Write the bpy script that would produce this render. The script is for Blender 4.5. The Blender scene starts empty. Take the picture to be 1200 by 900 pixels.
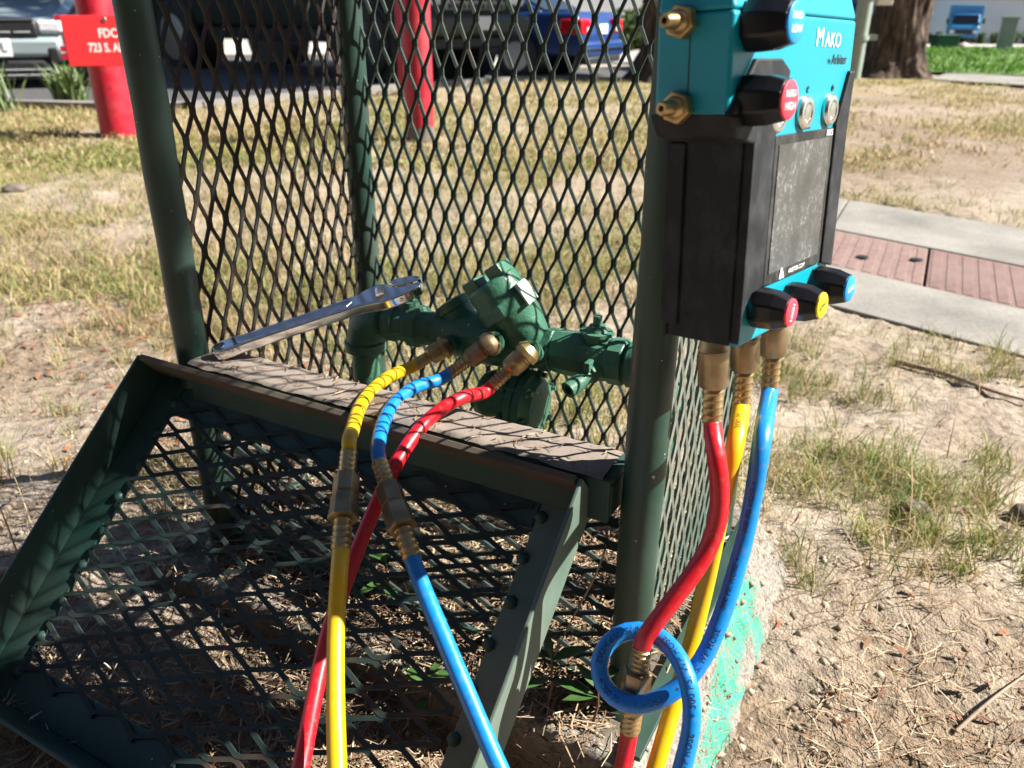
import bpy, bmesh, math, random
import numpy as np
from mathutils import Vector, Matrix

random.seed(7)
RNG = np.random.default_rng(7)
sc = bpy.context.scene
COL = sc.collection

# ------------------------------------------------------------------ camera, sky, sun
F, PITCH, ROLL, H = 947.74, math.radians(24.8), math.radians(0.25), 0.72
cam_d = bpy.data.cameras.new('camera')
cam = bpy.data.objects.new('camera', cam_d)
COL.objects.link(cam)
cam_d.sensor_width = 36.0
cam_d.lens = 36.0 * F / 1200.0
cam_d.clip_start, cam_d.clip_end = 0.02, 1000
cp, sp, cr, sr = math.cos(PITCH), math.sin(PITCH), math.cos(ROLL), math.sin(ROLL)
right = Vector((cr, sr * sp, sr * cp))
up = Vector((-sr, cr * sp, cr * cp))
fwd = Vector((0, cp, -sp))
cam.matrix_world = Matrix(((right.x, up.x, -fwd.x, 0), (right.y, up.y, -fwd.y, 0), (right.z, up.z, -fwd.z, H), (0, 0, 0, 1)))
cam_d.dof.use_dof = True
cam_d.dof.focus_distance = 0.66
cam_d.dof.aperture_fstop = 10.0
sc.camera = cam

SUN_AZ, SUN_EL = math.radians(90.0), math.radians(41)     # azimuth clockwise from +Y
world = bpy.data.worlds.new('World')
sc.world = world
world.use_nodes = True
wn = world.node_tree.nodes
sky = wn.new('ShaderNodeTexSky')
sky.sky_type = 'NISHITA'
sky.sun_disc = False
sky.sun_elevation = SUN_EL
sky.sun_rotation = SUN_AZ
sky.air_density = 0.65
sky.dust_density = 0.3
wn['Background'].inputs['Strength'].default_value = 0.05
world.node_tree.links.new(sky.outputs['Color'], wn['Background'].inputs['Color'])
sun_d = bpy.data.lights.new('sun', 'SUN')
sun_d.energy = 5.0
sun_d.angle = math.radians(0.5)
sun_d.color = (1.0, 0.95, 0.86)
sun = bpy.data.objects.new('sun', sun_d)
COL.objects.link(sun)
sdir = Vector((math.cos(SUN_EL) * math.sin(SUN_AZ), math.cos(SUN_EL) * math.cos(SUN_AZ), math.sin(SUN_EL)))
sun.rotation_euler = sdir.to_track_quat('Z', 'Y').to_euler()
sun.location = sdir * 30
sc.view_settings.view_transform = 'Standard'
sc.view_settings.look = 'None'
sc.view_settings.exposure = 1.65
sc.view_settings.gamma = 1.0

# ------------------------------------------------------------------ geometry helpers
def ray(x, y):
    a, b = (x - 600) / F, (450 - y) / F
    r, u = a * cr - b * sr, a * sr + b * cr
    return Vector((r, cp + u * sp, -sp + u * cp))
def at(x, y, d): return Vector((0, 0, H)) + ray(x, y) * d          # picture point at a real distance
def on_ground(x, y, z=0.0):
    r = ray(x, y)
    return Vector((0, 0, H)) + r * ((z - H) / r.z)
def to_px(P):
    P = np.asarray(P, float)
    X, Y, Z = P[..., 0], P[..., 1], P[..., 2] - H
    d = Y * cp - Z * sp
    u = Y * sp + Z * cp
    d = np.where(d < 0.05, 0.05, d)
    return 600 + F * (X * cr + u * sr) / d, 450 - F * (u * cr - X * sr) / d

_perm = RNG.permutation(512)
_val = RNG.random(512)
def vnoise(x, y, s=0):
    x = np.asarray(x, float); y = np.asarray(y, float)
    xi, yi = np.floor(x).astype(int), np.floor(y).astype(int)
    fx, fy = x - xi, y - yi
    fx, fy = fx * fx * (3 - 2 * fx), fy * fy * (3 - 2 * fy)
    def h(i, j): return _val[_perm[(_perm[(i + s * 17) & 511] + j) & 511]]
    return (h(xi, yi) * (1 - fx) + h(xi + 1, yi) * fx) * (1 - fy) + (h(xi, yi + 1) * (1 - fx) + h(xi + 1, yi + 1) * fx) * fy
def fbm(x, y, o=4, s=0):
    t, a, n = 0, 0.5, 0
    for k in range(o):
        t = t + a * vnoise(x * 2 ** k, y * 2 ** k, s + k); n += a; a *= 0.5
    return t / n
def sstep(a, b, x):
    t = np.clip((np.asarray(x, float) - a) / (b - a), 0, 1)
    return t * t * (3 - 2 * t)

class MB:
    """collects verts and faces of one mesh"""
    def __init__(self): self.v, self.f, self.uv = [], [], None
    def add(self, vs, fs):
        o = len(self.v); self.v += [tuple(p) for p in vs]; self.f += [tuple(i + o for i in f) for f in fs]
    def box(self, o, ex, ey, ez):          # centre and three half-extent vectors
        o, ex, ey, ez = Vector(o), Vector(ex), Vector(ey), Vector(ez)
        vs = [o + ex * a + ey * b + ez * c for a in (-1, 1) for b in (-1, 1) for c in (-1, 1)]
        fs = [(0, 1, 3, 2), (4, 6, 7, 5), (0, 4, 5, 1), (2, 3, 7, 6), (0, 2, 6, 4), (1, 5, 7, 3)]
        if ex.cross(ey).dot(ez) < 0: fs = [f[::-1] for f in fs]
        self.add(vs, fs)
    def boxc(self, fr, lo, hi):            # axis box in frame fr (function of 3 numbers)
        vs = [fr(a, b, c) for a in (lo[0], hi[0]) for b in (lo[1], hi[1]) for c in (lo[2], hi[2])]
        self.add(vs, [(0, 1, 3, 2), (4, 6, 7, 5), (0, 4, 5, 1), (2, 3, 7, 6), (0, 2, 6, 4), (1, 5, 7, 3)])
    def tube(self, pts, rad, seg=12, cap=True, twist0=None):
        pts = [Vector(p) for p in pts]; n = len(pts)
        rads = rad if hasattr(rad, '__len__') else [rad] * n
        tang = []
        for i in range(n):
            t = (pts[min(i + 1, n - 1)] - pts[max(i - 1, 0)])
            tang.append(t.normalized() if t.length > 1e-9 else Vector((0, 0, 1)))
        ref = twist0 or (Vector((0, 0, 1)) if abs(tang[0].z) < 0.9 else Vector((1, 0, 0)))
        N = (ref - tang[0] * ref.dot(tang[0])).normalized()
        vs, fs = [], []
        for i in range(n):
            N = (N - tang[i] * N.dot(tang[i])).normalized(); B = tang[i].cross(N)
            for k in range(seg):
                a = 2 * math.pi * k / seg
                vs.append(pts[i] + (N * math.cos(a) + B * math.sin(a)) * rads[i])
        for i in range(n - 1):
            for k in range(seg):
                k2 = (k + 1) % seg
                fs.append((i * seg + k, i * seg + k2, (i + 1) * seg + k2, (i + 1) * seg + k))
        if cap:
            fs.append(tuple(range(seg))[::-1]); fs.append(tuple((n - 1) * seg + k for k in range(seg)))
        self.add(vs, fs)
    def lathe(self, o, axis, prof, seg=20, rot=0.0, refv=None):   # prof: (distance along the axis, radius)
        o, ax = Vector(o), Vector(axis).normalized()
        ref = Vector(refv) if refv is not None else (Vector((0, 0, 1)) if abs(ax.z) < 0.9 else Vector((1, 0, 0)))
        N = (ref - ax * ref.dot(ax)).normalized(); B = ax.cross(N)
        vs, fs = [], []
        for (d, r) in prof:
            for k in range(seg):
                a = 2 * math.pi * k / seg + rot
                vs.append(o + ax * d + (N * math.cos(a) + B * math.sin(a)) * max(r, 1e-5))
        for i in range(len(prof) - 1):
            for k in range(seg):
                k2 = (k + 1) % seg
                fs.append((i * seg + k, i * seg + k2, (i + 1) * seg + k2, (i + 1) * seg + k))
        if prof[0][1] > 1e-4: fs.append(tuple(range(seg))[::-1])
        if prof[-1][1] > 1e-4: fs.append(tuple((len(prof) - 1) * seg + k for k in range(seg)))
        self.add(vs, fs)
    def prism(self, poly, fr, d0, d1):     # poly in (a, b); fr(a, b, d)
        n = len(poly)
        vs = [fr(a, b, d0) for a, b in poly] + [fr(a, b, d1) for a, b in poly]
        fs = [tuple(range(n))[::-1], tuple(range(n, 2 * n))]
        fs += [(i, (i + 1) % n, n + (i + 1) % n, n + i) for i in range(n)]
        self.add(vs, fs)
    def mesh(self, name, smooth=35):
        me = bpy.data.meshes.new(name)
        me.from_pydata(self.v, [], self.f)
        bm = bmesh.new(); bm.from_mesh(me)
        bmesh.ops.recalc_face_normals(bm, faces=bm.faces)
        bm.to_mesh(me); bm.free()
        if smooth:
            me.polygons.foreach_set('use_smooth', [True] * len(me.polygons))
            me.set_sharp_from_angle(angle=math.radians(smooth))
        return me
    def build(self, name, mat, parent=None, smooth=35, bevel=0, seg=2):
        me = self.mesh(name, smooth)
        me.materials.append(mat)
        return link(name, me, parent, bevel, seg)

def link(name, me, parent=None, bevel=0, seg=2):
    o = bpy.data.objects.new(name, me)
    COL.objects.link(o)
    if parent:
        o.parent = parent
        o.matrix_parent_inverse = Matrix.Translation(-parent_origin(parent))
    if bevel:
        b = o.modifiers.new('bevel', 'BEVEL'); b.width = bevel; b.segments = seg
        b.limit_method = 'ANGLE'; b.angle_limit = math.radians(40)
    return o
def parent_origin(p):
    return Vector(p.location) if p.parent is None else Vector((0, 0, 0))   # parts carry no transform of their own
def thing(name, loc, label, cat, group=None):
    o = bpy.data.objects.new(name, None)
    COL.objects.link(o); o.location = loc; o.empty_display_size = 0.05
    return tag(o, label, cat, group)
def tag(o, label=None, cat=None, group=None, kind=None):
    if label: o['label'] = label
    if cat: o['category'] = cat
    if group: o['group'] = group
    if kind: o['kind'] = kind
    return o
def raw_mesh(name, verts, faces_flat, starts, totals, mat, smooth=False, cols=None):
    me = bpy.data.meshes.new(name)
    me.vertices.add(len(verts)); me.vertices.foreach_set('co', np.asarray(verts, np.float32).ravel())
    me.loops.add(len(faces_flat)); me.loops.foreach_set('vertex_index', np.asarray(faces_flat, np.int32))
    me.polygons.add(len(starts)); me.polygons.foreach_set('loop_start', np.asarray(starts, np.int32))
    if smooth: me.polygons.foreach_set('use_smooth', np.ones(len(starts), bool))
    me.update(calc_edges=True); me.validate()
    if cols is not None:
        at_ = me.color_attributes.new('tint', 'FLOAT_COLOR', 'POINT')
        at_.data.foreach_set('color', np.asarray(cols, np.float32).ravel())
    me.materials.append(mat)
    return me
def grid_mesh(name, X, Y, Z, mat, smooth=True, cols=None):
    ny, nx = X.shape
    V = np.stack([X, Y, Z], -1).reshape(-1, 3)
    i = np.arange(nx * ny).reshape(ny, nx)
    q = np.stack([i[:-1, :-1], i[:-1, 1:], i[1:, 1:], i[1:, :-1]], -1).reshape(-1, 4)
    return raw_mesh(name, V, q.ravel(), np.arange(len(q)) * 4, None, mat, smooth, cols)
def smooth_path(pts, step=0.008):
    pts = [Vector(p) for p in pts]
    P = [pts[0] * 2 - pts[1]] + pts + [pts[-1] * 2 - pts[-2]]
    out = []
    for i in range(1, len(P) - 2):
        a, b, c, d = P[i - 1], P[i], P[i + 1], P[i + 2]
        n = max(2, int((c - b).length / step))
        for k in range(n):
            t = k / n
            out.append(0.5 * ((2 * b) + (c - a) * t + (2 * a - 5 * b + 4 * c - d) * t * t + (3 * b - a - 3 * c + d) * t ** 3))
    out.append(pts[-1])
    for _ in range(3):
        out = [out[0]] + [(out[i - 1] + out[i] * 2 + out[i + 1]) / 4 for i in range(1, len(out) - 1)] + [out[-1]]
    return out
def text_mesh(s, size, extrude=0.0, align='CENTER', bold=0.0):
    cu = bpy.data.curves.new('lettering', 'FONT')
    cu.body = s; cu.size = size; cu.extrude = extrude; cu.align_x = align; cu.align_y = 'CENTER'
    cu.offset = bold; cu.resolution_u = 3
    o = bpy.data.objects.new('lettering', cu)
    COL.objects.link(o)
    me = bpy.data.meshes.new_from_object(o)
    bpy.data.objects.remove(o); bpy.data.curves.remove(cu)
    return me
def lettering(s, size, o, ex, ey, mat, parent, extrude=0.0002, sx=1.0, align='CENTER', bold=0.0, name='lettering'):
    me = text_mesh(s, size, extrude, align, bold)
    o, ex, ey = Vector(o), Vector(ex).normalized(), Vector(ey).normalized(); ez = ex.cross(ey)
    for v in me.vertices: v.co = o + ex * v.co.x * sx + ey * v.co.y + ez * v.co.z
    me.materials.clear(); me.materials.append(mat)
    return link(name, me, parent)

# ------------------------------------------------------------------ materials
def new_mat(name):
    m = bpy.data.materials.new(name); m.use_nodes = True
    nt = m.node_tree
    return m, nt, nt.nodes['Principled BSDF'], nt.nodes, nt.links
def setp(b, **k):
    names = {'rough': 'Roughness', 'metal': 'Metallic', 'spec': 'Specular IOR Level', 'coat': 'Coat Weight', 'color': 'Base Color'}
    for a, v in k.items():
        b.inputs[names[a]].default_value = (*v, 1) if a == 'color' else v
def noise_node(ns, ls, scale, detail=4, rough=0.55, coord='Object', vec=None):
    n = ns.new('ShaderNodeTexNoise'); n.inputs['Scale'].default_value = scale
    n.inputs['Detail'].default_value = detail; n.inputs['Roughness'].default_value = rough
    if vec is None:
        tc = ns.new('ShaderNodeTexCoord'); vec = tc.outputs[coord]
    ls.new(vec, n.inputs['Vector'])
    return n
def ramp(ns, ls, fac, stops):
    r = ns.new('ShaderNodeValToRGB'); ls.new(fac, r.inputs['Fac'])
    e = r.color_ramp.elements
    while len(e) < len(stops): e.new(0.5)
    for el, (p, c) in zip(e, stops): el.position = p; el.color = (*c, 1)
    return r
def mix(ns, ls, fac, a, b):
    m = ns.new('ShaderNodeMix'); m.data_type = 'RGBA'
    for sock, v in ((m.inputs[0], fac), (m.inputs[6], a), (m.inputs[7], b)):
        if isinstance(v, (int, float)): sock.default_value = v
        elif isinstance(v, tuple): sock.default_value = (*v, 1)
        else: ls.new(v, sock)
    return m.outputs[2]
def bump(ns, ls, b, h, strength=0.3, dist=0.002):
    n = ns.new('ShaderNodeBump'); n.inputs['Strength'].default_value = strength; n.inputs['Distance'].default_value = dist
    ls.new(h, n.inputs['Height']); ls.new(n.outputs['Normal'], b.inputs['Normal'])
def flat(name, color, rough=0.5, metal=0.0, coat=0.0, var=0.12, scale=30, bmp=0.0, bscale=200, bdist=0.0005, spec=0.5):
    m, nt, b, ns, ls = new_mat(name)
    n = noise_node(ns, ls, scale)
    lo = tuple(c * (1 - var) for c in color); hi = tuple(min(1, c * (1 + var)) for c in color)
    r = ramp(ns, ls, n.outputs['Fac'], [(0.3, lo), (0.7, hi)])
    ls.new(r.outputs['Color'], b.inputs['Base Color'])
    setp(b, rough=rough, metal=metal, coat=coat, spec=spec)
    if bmp:
        n2 = noise_node(ns, ls, bscale, 3); bump(ns, ls, b, n2.outputs['Fac'], bmp, bdist)
    return m
def painted(name, color, chip=(0.35, 0.42, 0.36), rust=(0.10, 0.045, 0.025), rust_at=0.66, chip_at=0.735, rough=0.38, dust=0.25, dustc=(0.30, 0.27, 0.22), bs=90, bst=0.3):
    m, nt, b, ns, ls = new_mat(name)
    n1 = noise_node(ns, ls, 22, 5); n2 = noise_node(ns, ls, 140, 3); n3 = noise_node(ns, ls, 7, 3)
    base = ramp(ns, ls, n1.outputs['Fac'], [(0.3, tuple(c * 0.8 for c in color)), (0.7, tuple(c * 1.2 for c in color))]).outputs['Color']
    rm = ramp(ns, ls, n1.outputs['Fac'], [(rust_at, (0, 0, 0)), (rust_at + 0.05, (1, 1, 1))])
    c1 = mix(ns, ls, rm.outputs['Color'], base, rust)
    cm = ramp(ns, ls, n2.outputs['Fac'], [(chip_at, (0, 0, 0)), (chip_at + 0.02, (1, 1, 1))])
    c2 = mix(ns, ls, cm.outputs['Color'], c1, chip)
    dm = ramp(ns, ls, n3.outputs['Fac'], [(0.35, (0, 0, 0)), (0.75, (dust, dust, dust))])
    c3 = mix(ns, ls, dm.outputs['Color'], c2, dustc)
    ls.new(c3, b.inputs['Base Color'])
    b.inputs['Specular IOR Level'].default_value = 0.38
    rr = ramp(ns, ls, n3.outputs['Fac'], [(0.3, (rough,) * 3), (0.75, (min(1, rough + 0.25),) * 3)])
    ls.new(rr.outputs['Color'], b.inputs['Roughness'])
    nb = noise_node(ns, ls, bs, 3); bump(ns, ls, b, nb.outputs['Fac'], bst, 0.0013)
    return m

M = {}
M['post'] = painted('post_green_paint', (0.015, 0.044, 0.033), rough=0.33, dust=0.08, chip_at=0.715, rust_at=0.74)
M['lid'] = painted('lid_green_paint', (0.010, 0.045, 0.038), rough=0.4, dust=0.09, rust_at=0.72)
M['lid_sunlit'] = painted('sunlit_green_paint', (0.075, 0.125, 0.10), rough=0.45, dust=0.3, rust_at=0.72)  # lighter copy of the lid green: sunlight on the right rail put into colour
M['lid_mesh'] = painted('lid_mesh_paint', (0.009, 0.022, 0.020), rust=(0.045, 0.030, 0.022), rust_at=0.6, rough=0.55, dust=0.06)
M['mesh'] = painted('cage_mesh_paint', (0.009, 0.024, 0.019), rust=(0.05, 0.027, 0.02), rust_at=0.62, rough=0.5, dust=0.08)
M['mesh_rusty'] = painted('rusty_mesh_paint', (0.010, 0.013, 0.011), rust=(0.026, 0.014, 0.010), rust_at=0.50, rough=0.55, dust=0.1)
M['mesh_sunlit'] = painted('sunlit_mesh_paint', (0.085, 0.125, 0.105), rust=(0.12, 0.08, 0.06), rust_at=0.68, rough=0.5, dust=0.5)  # paler mesh copy, sun on the right panel painted into its colour
M['valve'] = painted('valve_green_paint', (0.034, 0.125, 0.078), rough=0.28, dust=0.20, rust_at=0.72, chip_at=0.72, bs=240, bst=0.6, dustc=(.16, .22, .18))
M['rusty'] = painted('rusty_iron', (0.10, 0.05, 0.03), rust=(0.05, 0.03, 0.02), rough=0.7, dust=0.3)
M['ledge'] = painted('dusty_ledge_steel', (0.20, 0.165, 0.14), rust=(0.11, 0.075, 0.055), rust_at=0.56, chip=(0.07, 0.06, 0.05), chip_at=0.70, rough=0.85, dust=0.55, dustc=(0.22, 0.185, 0.155), bs=260)
M['lid_edge'] = painted('dirty_lid_edge', (0.085, 0.07, 0.05), rust=(0.12, 0.07, 0.05), rust_at=0.55, rough=0.7, dust=0.5, dustc=(0.14, 0.11, 0.085))
def brassy(name, c, rough, var):
    m, nt, b, ns, ls = new_mat(name)
    n = noise_node(ns, ls, 60, 4)
    r = ramp(ns, ls, n.outputs['Fac'], [(0.3, tuple(x * (1 - var) for x in c)), (0.7, c)])
    ls.new(r.outputs['Color'], b.inputs['Base Color'])
    setp(b, metal=0.85, rough=rough)
    n2 = noise_node(ns, ls, 300, 2); bump(ns, ls, b, n2.outputs['Fac'], 0.15, 0.0005)
    return m
M['brass'] = brassy('weathered_brass', (0.62, 0.43, 0.20), 0.36, 0.5)
M['brass_dull'] = brassy('tarnished_brass', (0.42, 0.31, 0.18), 0.42, 0.5)
M['chrome'] = flat('wrench_chrome', (0.95, 0.945, 0.935), 0.13, 1.0, var=0.06, scale=60, bmp=0.12, bscale=40, bdist=0.0008)
M['chrome_dark'] = flat('wrench_recess', (0.52, 0.54, 0.58), 0.32, 1.0, var=0.15, scale=80)
M['steel'] = flat('button_steel', (0.68, 0.68, 0.67), 0.25, 1.0, var=0.05)
M['teal'] = flat('teal_plastic', (0.0, 0.27, 0.36), 0.40, 0, var=0.06, scale=12, bmp=0.12, bscale=500, bdist=0.0003)
def scuffed(name, c, scuff, rough, scale):
    m, nt, b, ns, ls = new_mat(name)
    tc = ns.new('ShaderNodeTexCoord'); mp = ns.new('ShaderNodeMapping')
    mp.inputs['Rotation'].default_value = (0.4, 0.9, 0.6); mp.inputs['Scale'].default_value = (1, 0.8, 0.4)
    ls.new(tc.outputs['Object'], mp.inputs['Vector'])
    n1 = noise_node(ns, ls, scale, 6, 0.8, vec=mp.outputs['Vector']); n2 = noise_node(ns, ls, 45, 5)
    mu = ns.new('ShaderNodeMath'); mu.operation = 'MULTIPLY'
    ls.new(n1.outputs['Fac'], mu.inputs[0]); ls.new(n2.outputs['Fac'], mu.inputs[1])
    r = ramp(ns, ls, mu.outputs[0], [(0.20, c), (0.46, scuff)])
    ls.new(r.outputs['Color'], b.inputs['Base Color'])
    rr = ramp(ns, ls, n2.outputs['Fac'], [(0.3, (rough,) * 3), (0.7, (rough + 0.25,) * 3)])
    ls.new(rr.outputs['Color'], b.inputs['Roughness']); setp(b, spec=0.3)
    bump(ns, ls, b, n1.outputs['Fac'], 0.1, 0.0004)
    return m
M['armour'] = scuffed('black_rubber_armour', (0.008, 0.0095, 0.012), (0.045, 0.047, 0.052), 0.5, 90)
M['lcd'] = scuffed('scratched_screen', (0.06, 0.068, 0.072), (0.36, 0.37, 0.37), 0.25, 110)
def scratched(name):
    m, nt, b, ns, ls = new_mat(name)
    tc = ns.new('ShaderNodeTexCoord'); acc = None
    for (rx, ry, rz, sc2) in ((.5, .5, .2, 230), (-.9, .3, .9, 300), (.3, -1.1, 1.6, 260)):
        mp = ns.new('ShaderNodeMapping'); mp.vector_type = 'TEXTURE'; mp.inputs['Rotation'].default_value = (rx, ry, rz); mp.inputs['Scale'].default_value = (1, 1, 9)
        ls.new(tc.outputs['Object'], mp.inputs['Vector'])
        n = noise_node(ns, ls, sc2, 3, .6, vec=mp.outputs['Vector'])
        r = ramp(ns, ls, n.outputs['Fac'], [(.56, (0, 0, 0)), (.68, (1, 1, 1))])
        if acc is None: acc = r.outputs['Color']
        else:
            mx = ns.new('ShaderNodeMix'); mx.data_type = 'RGBA'; mx.blend_type = 'LIGHTEN'; mx.inputs[0].default_value = 1
            ls.new(acc, mx.inputs[6]); ls.new(r.outputs['Color'], mx.inputs[7]); acc = mx.outputs[2]
    bl = noise_node(ns, ls, 42, 4, .6); br = ramp(ns, ls, bl.outputs['Fac'], [(.42, (.03, .03, .03)), (.66, (.75, .75, .75))])
    mu = ns.new('ShaderNodeMix'); mu.data_type = 'RGBA'; mu.blend_type = 'MULTIPLY'; mu.inputs[0].default_value = 1
    ls.new(acc, mu.inputs[6]); ls.new(br.outputs['Color'], mu.inputs[7])
    base = ramp(ns, ls, bl.outputs['Fac'], [(.3, (.045, .049, .051)), (.7, (.090, .095, .098))])
    c = mix(ns, ls, mu.outputs[2], base.outputs['Color'], (.27, .28, .28))
    ls.new(c, b.inputs['Base Color']); setp(b, rough=.16, spec=.5)
    return m
M['lcd'] = scratched('scratched_screen_glass')
M['glassblack'] = scuffed('black_screen_surround', (0.012, 0.013, 0.015), (0.10, 0.10, 0.10), 0.18, 120)
M['knob'] = flat('black_knob', (0.008, 0.008, 0.010), 0.28, spec=0.35, var=0.2, bmp=0.1, bscale=400)
M['white_print'] = flat('white_print', (0.82, 0.82, 0.82), 0.6, var=0.02)
M['black_print'] = flat('black_print', (0.02, 0.025, 0.03), 0.6, var=0.02)
M['cap_blue'] = flat('cap_blue', (0.01, 0.26, 0.72), 0.4, var=0.05)
M['cap_red'] = flat('cap_red', (0.78, 0.045, 0.08), 0.4, var=0.05)
M['cap_yellow'] = flat('cap_yellow', (0.82, 0.60, 0.01), 0.4, var=0.05)
def hose(name, c, var=0.14):
    m, nt, b, ns, ls = new_mat(name)
    n = noise_node(ns, ls, 35, 4); n2 = noise_node(ns, ls, 220, 4)
    r = ramp(ns, ls, n.outputs['Fac'], [(0.3, tuple(x * (1 - var) for x in c)), (0.7, c)])
    sm = ramp(ns, ls, n2.outputs['Fac'], [(0.56, (0, 0, 0)), (0.8, (0.34, 0.34, 0.34))])
    ls.new(mix(ns, ls, sm.outputs['Color'], r.outputs['Color'], (0.22, 0.19, 0.15)), b.inputs['Base Color'])
    rr = ramp(ns, ls, n2.outputs['Fac'], [(0.3, (0.27,) * 3), (0.75, (0.50,) * 3)]); ls.new(rr.outputs['Color'], b.inputs['Roughness'])
    setp(b, spec=0.5)
    b.inputs['Subsurface Weight'].default_value = 0.0
    uv = ns.new('ShaderNodeTexCoord')
    bump(ns, ls, b, n2.outputs['Fac'], 0.12, 0.0004)
    return m
M['hose_yellow'] = hose('yellow_hose_jacket', (0.70, 0.41, 0.004))
M['hose_blue'] = hose('blue_hose_jacket', (0.006, 0.205, 0.62))
M['hose_red'] = hose('red_hose_jacket', (0.56, 0.010, 0.020))
M['hose_print'] = flat('hose_print', (0.015, 0.03, 0.07), 0.5, var=0.1)
M['hose_print_brown'] = flat('hose_print_brown', (0.16, 0.085, 0.01), 0.5, var=0.1)
M['red_paint'] = painted('red_pipe_paint', (0.40, 0.012, 0.030), chip=(.5, .25, .22), rust=(.24, .012, .02), rust_at=.62, chip_at=.72, rough=.32, dust=.16, dustc=(.42, .2, .18), bs=40)
M['red_sign'] = flat('red_sign_plate', (0.78, 0.03, 0.04), 0.45, var=0.04, scale=4)
M['pale_metal'] = flat('pale_green_metal', (0.27, 0.33, 0.28), 0.5, var=0.1, scale=5)
M['grey_metal'] = flat('grey_metal_box', (0.32, 0.33, 0.34), 0.5, var=0.08, scale=4)
M['cream'] = flat('cream_panel', (0.75, 0.70, 0.60), 0.6, var=0.05)
M['green_box'] = flat('green_box_paint', (0.02, 0.09, 0.05), 0.5, var=0.1)
M['plate_white'] = flat('white_plate', (0.75, 0.76, 0.78), 0.5, var=0.04)
M['tyre'] = flat('tyre_rubber', (0.045, 0.043, 0.042), 0.8, var=0.2, bmp=0.3, bscale=40, bdist=0.004)
M['rim'] = flat('alloy_rim', (0.55, 0.55, 0.56), 0.35, 0.8, var=0.1)
M['rim_dark'] = flat('dark_rim', (0.05, 0.05, 0.055), 0.4, 0.6, var=0.1)
M['dark_grey'] = flat('dark_grey_plastic', (.03, .036, .03), .5, var=.1)
M['chrome_trim'] = flat('chrome_trim', (0.75, 0.75, 0.76), 0.15, 1.0, var=0.03)
M['black_trim'] = flat('black_trim', (0.015, 0.015, 0.017), 0.5, var=0.15)
M['car_glass'] = flat('car_glass', (0.02, 0.025, 0.03), 0.06, var=0.1, spec=0.8)
M['lamp_red'] = flat('red_lamp_lens', (0.55, 0.006, 0.012), 0.15, coat=0.5, var=0.1)
M['lamp_clear'] = flat('clear_lamp_lens', (0.6, 0.62, 0.65), 0.12, coat=0.6, var=0.1)
M['car_silver'] = flat('silver_blue_paint', (0.27, 0.33, 0.345), 0.35, 0.15, coat=0.5, var=0.06, scale=2)
M['car_olive'] = flat('olive_paint', (0.022, 0.032, 0.021), 0.55, 0.0, spec=.2, coat=0.0, var=0.08, scale=2)
M['car_blue'] = flat('blue_paint', (0.006, 0.035, 0.15), 0.32, 0.0, coat=0.4, var=0.08, scale=2)
M['car_navy'] = flat('navy_paint', (0.01, 0.02, 0.07), 0.28, 0.2, coat=0.8, var=0.08, scale=2)
M['truck_blue'] = flat('truck_blue_paint', (0.02, 0.17, 0.38), 0.4, 0.0, coat=0.3, var=0.06, scale=2)
M['truck_teal'] = flat('truck_teal_panel', (0.05, 0.40, 0.55), 0.4, 0.0, coat=0.2, var=0.06, scale=2)
M['car_white'] = flat('white_car_paint', (0.78, 0.79, 0.80), 0.3, coat=0.6, var=0.03)
M['wall_white'] = flat('white_stucco', (0.50, 0.52, 0.58), 0.85, var=0.05, scale=0.6, bmp=0.2, bscale=6, bdist=0.01)
M['wall_bright'] = flat('pale_stucco', (0.78, 0.75, 0.70), 0.85, var=0.05, scale=0.6)
M['window'] = flat('window_glass', (0.03, 0.04, 0.05), 0.1, var=0.2, spec=0.7)
M['leaf_dry'] = None
def tinted(name, rough=0.7, trans=0.0, var=0.25, scale=300):
    m, nt, b, ns, ls = new_mat(name)
    a = ns.new('ShaderNodeAttribute'); a.attribute_name = 'tint'
    n = noise_node(ns, ls, scale, 2)
    v = ns.new('ShaderNodeHueSaturation')
    mr = ns.new('ShaderNodeMapRange'); mr.inputs['To Min'].default_value = 1 - var; mr.inputs['To Max'].default_value = 1 + var
    ls.new(n.outputs['Fac'], mr.inputs['Value']); ls.new(mr.outputs['Result'], v.inputs['Value'])
    ls.new(a.outputs['Color'], v.inputs['Color']); ls.new(v.outputs['Color'], b.inputs['Base Color'])
    setp(b, rough=rough, spec=0.25)
    if trans:
        t = ns.new('ShaderNodeBsdfTranslucent'); ls.new(v.outputs['Color'], t.inputs['Color'])
        mx = ns.new('ShaderNodeMixShader'); mx.inputs[0].default_value = trans
        ls.new(b.outputs[0], mx.inputs[1]); ls.new(t.outputs[0], mx.inputs[2])
        ls.new(mx.outputs[0], ns['Material Output'].inputs['Surface'])
    return m
M['grass'] = tinted('grass_blades', 0.6, 0.3)
M['litter'] = tinted('needle_litter', 0.8, 0.0)
M['foliage'] = tinted('tree_foliage', 0.6, 0.25, scale=20)
M['leaf_green'] = flat('weed_leaf', (0.045, 0.10, 0.025), 0.35, var=0.25, scale=60)
M['stem_brown'] = flat('weed_stem', (0.10, 0.05, 0.03), 0.7, var=0.2)
M['stone'] = flat('field_stone', (0.13, 0.105, 0.09), 0.9, var=0.3, scale=25, bmp=0.6, bscale=120, bdist=0.004)
M['stone_pale'] = flat('pale_stone', (0.42, 0.38, 0.33), 0.9, var=0.2, scale=25, bmp=0.5, bscale=100, bdist=0.004)
M['twig'] = flat('dead_twig', (0.28, 0.21, 0.15), 0.8, var=0.3, scale=50, bmp=0.4, bscale=200, bdist=0.001)

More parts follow.
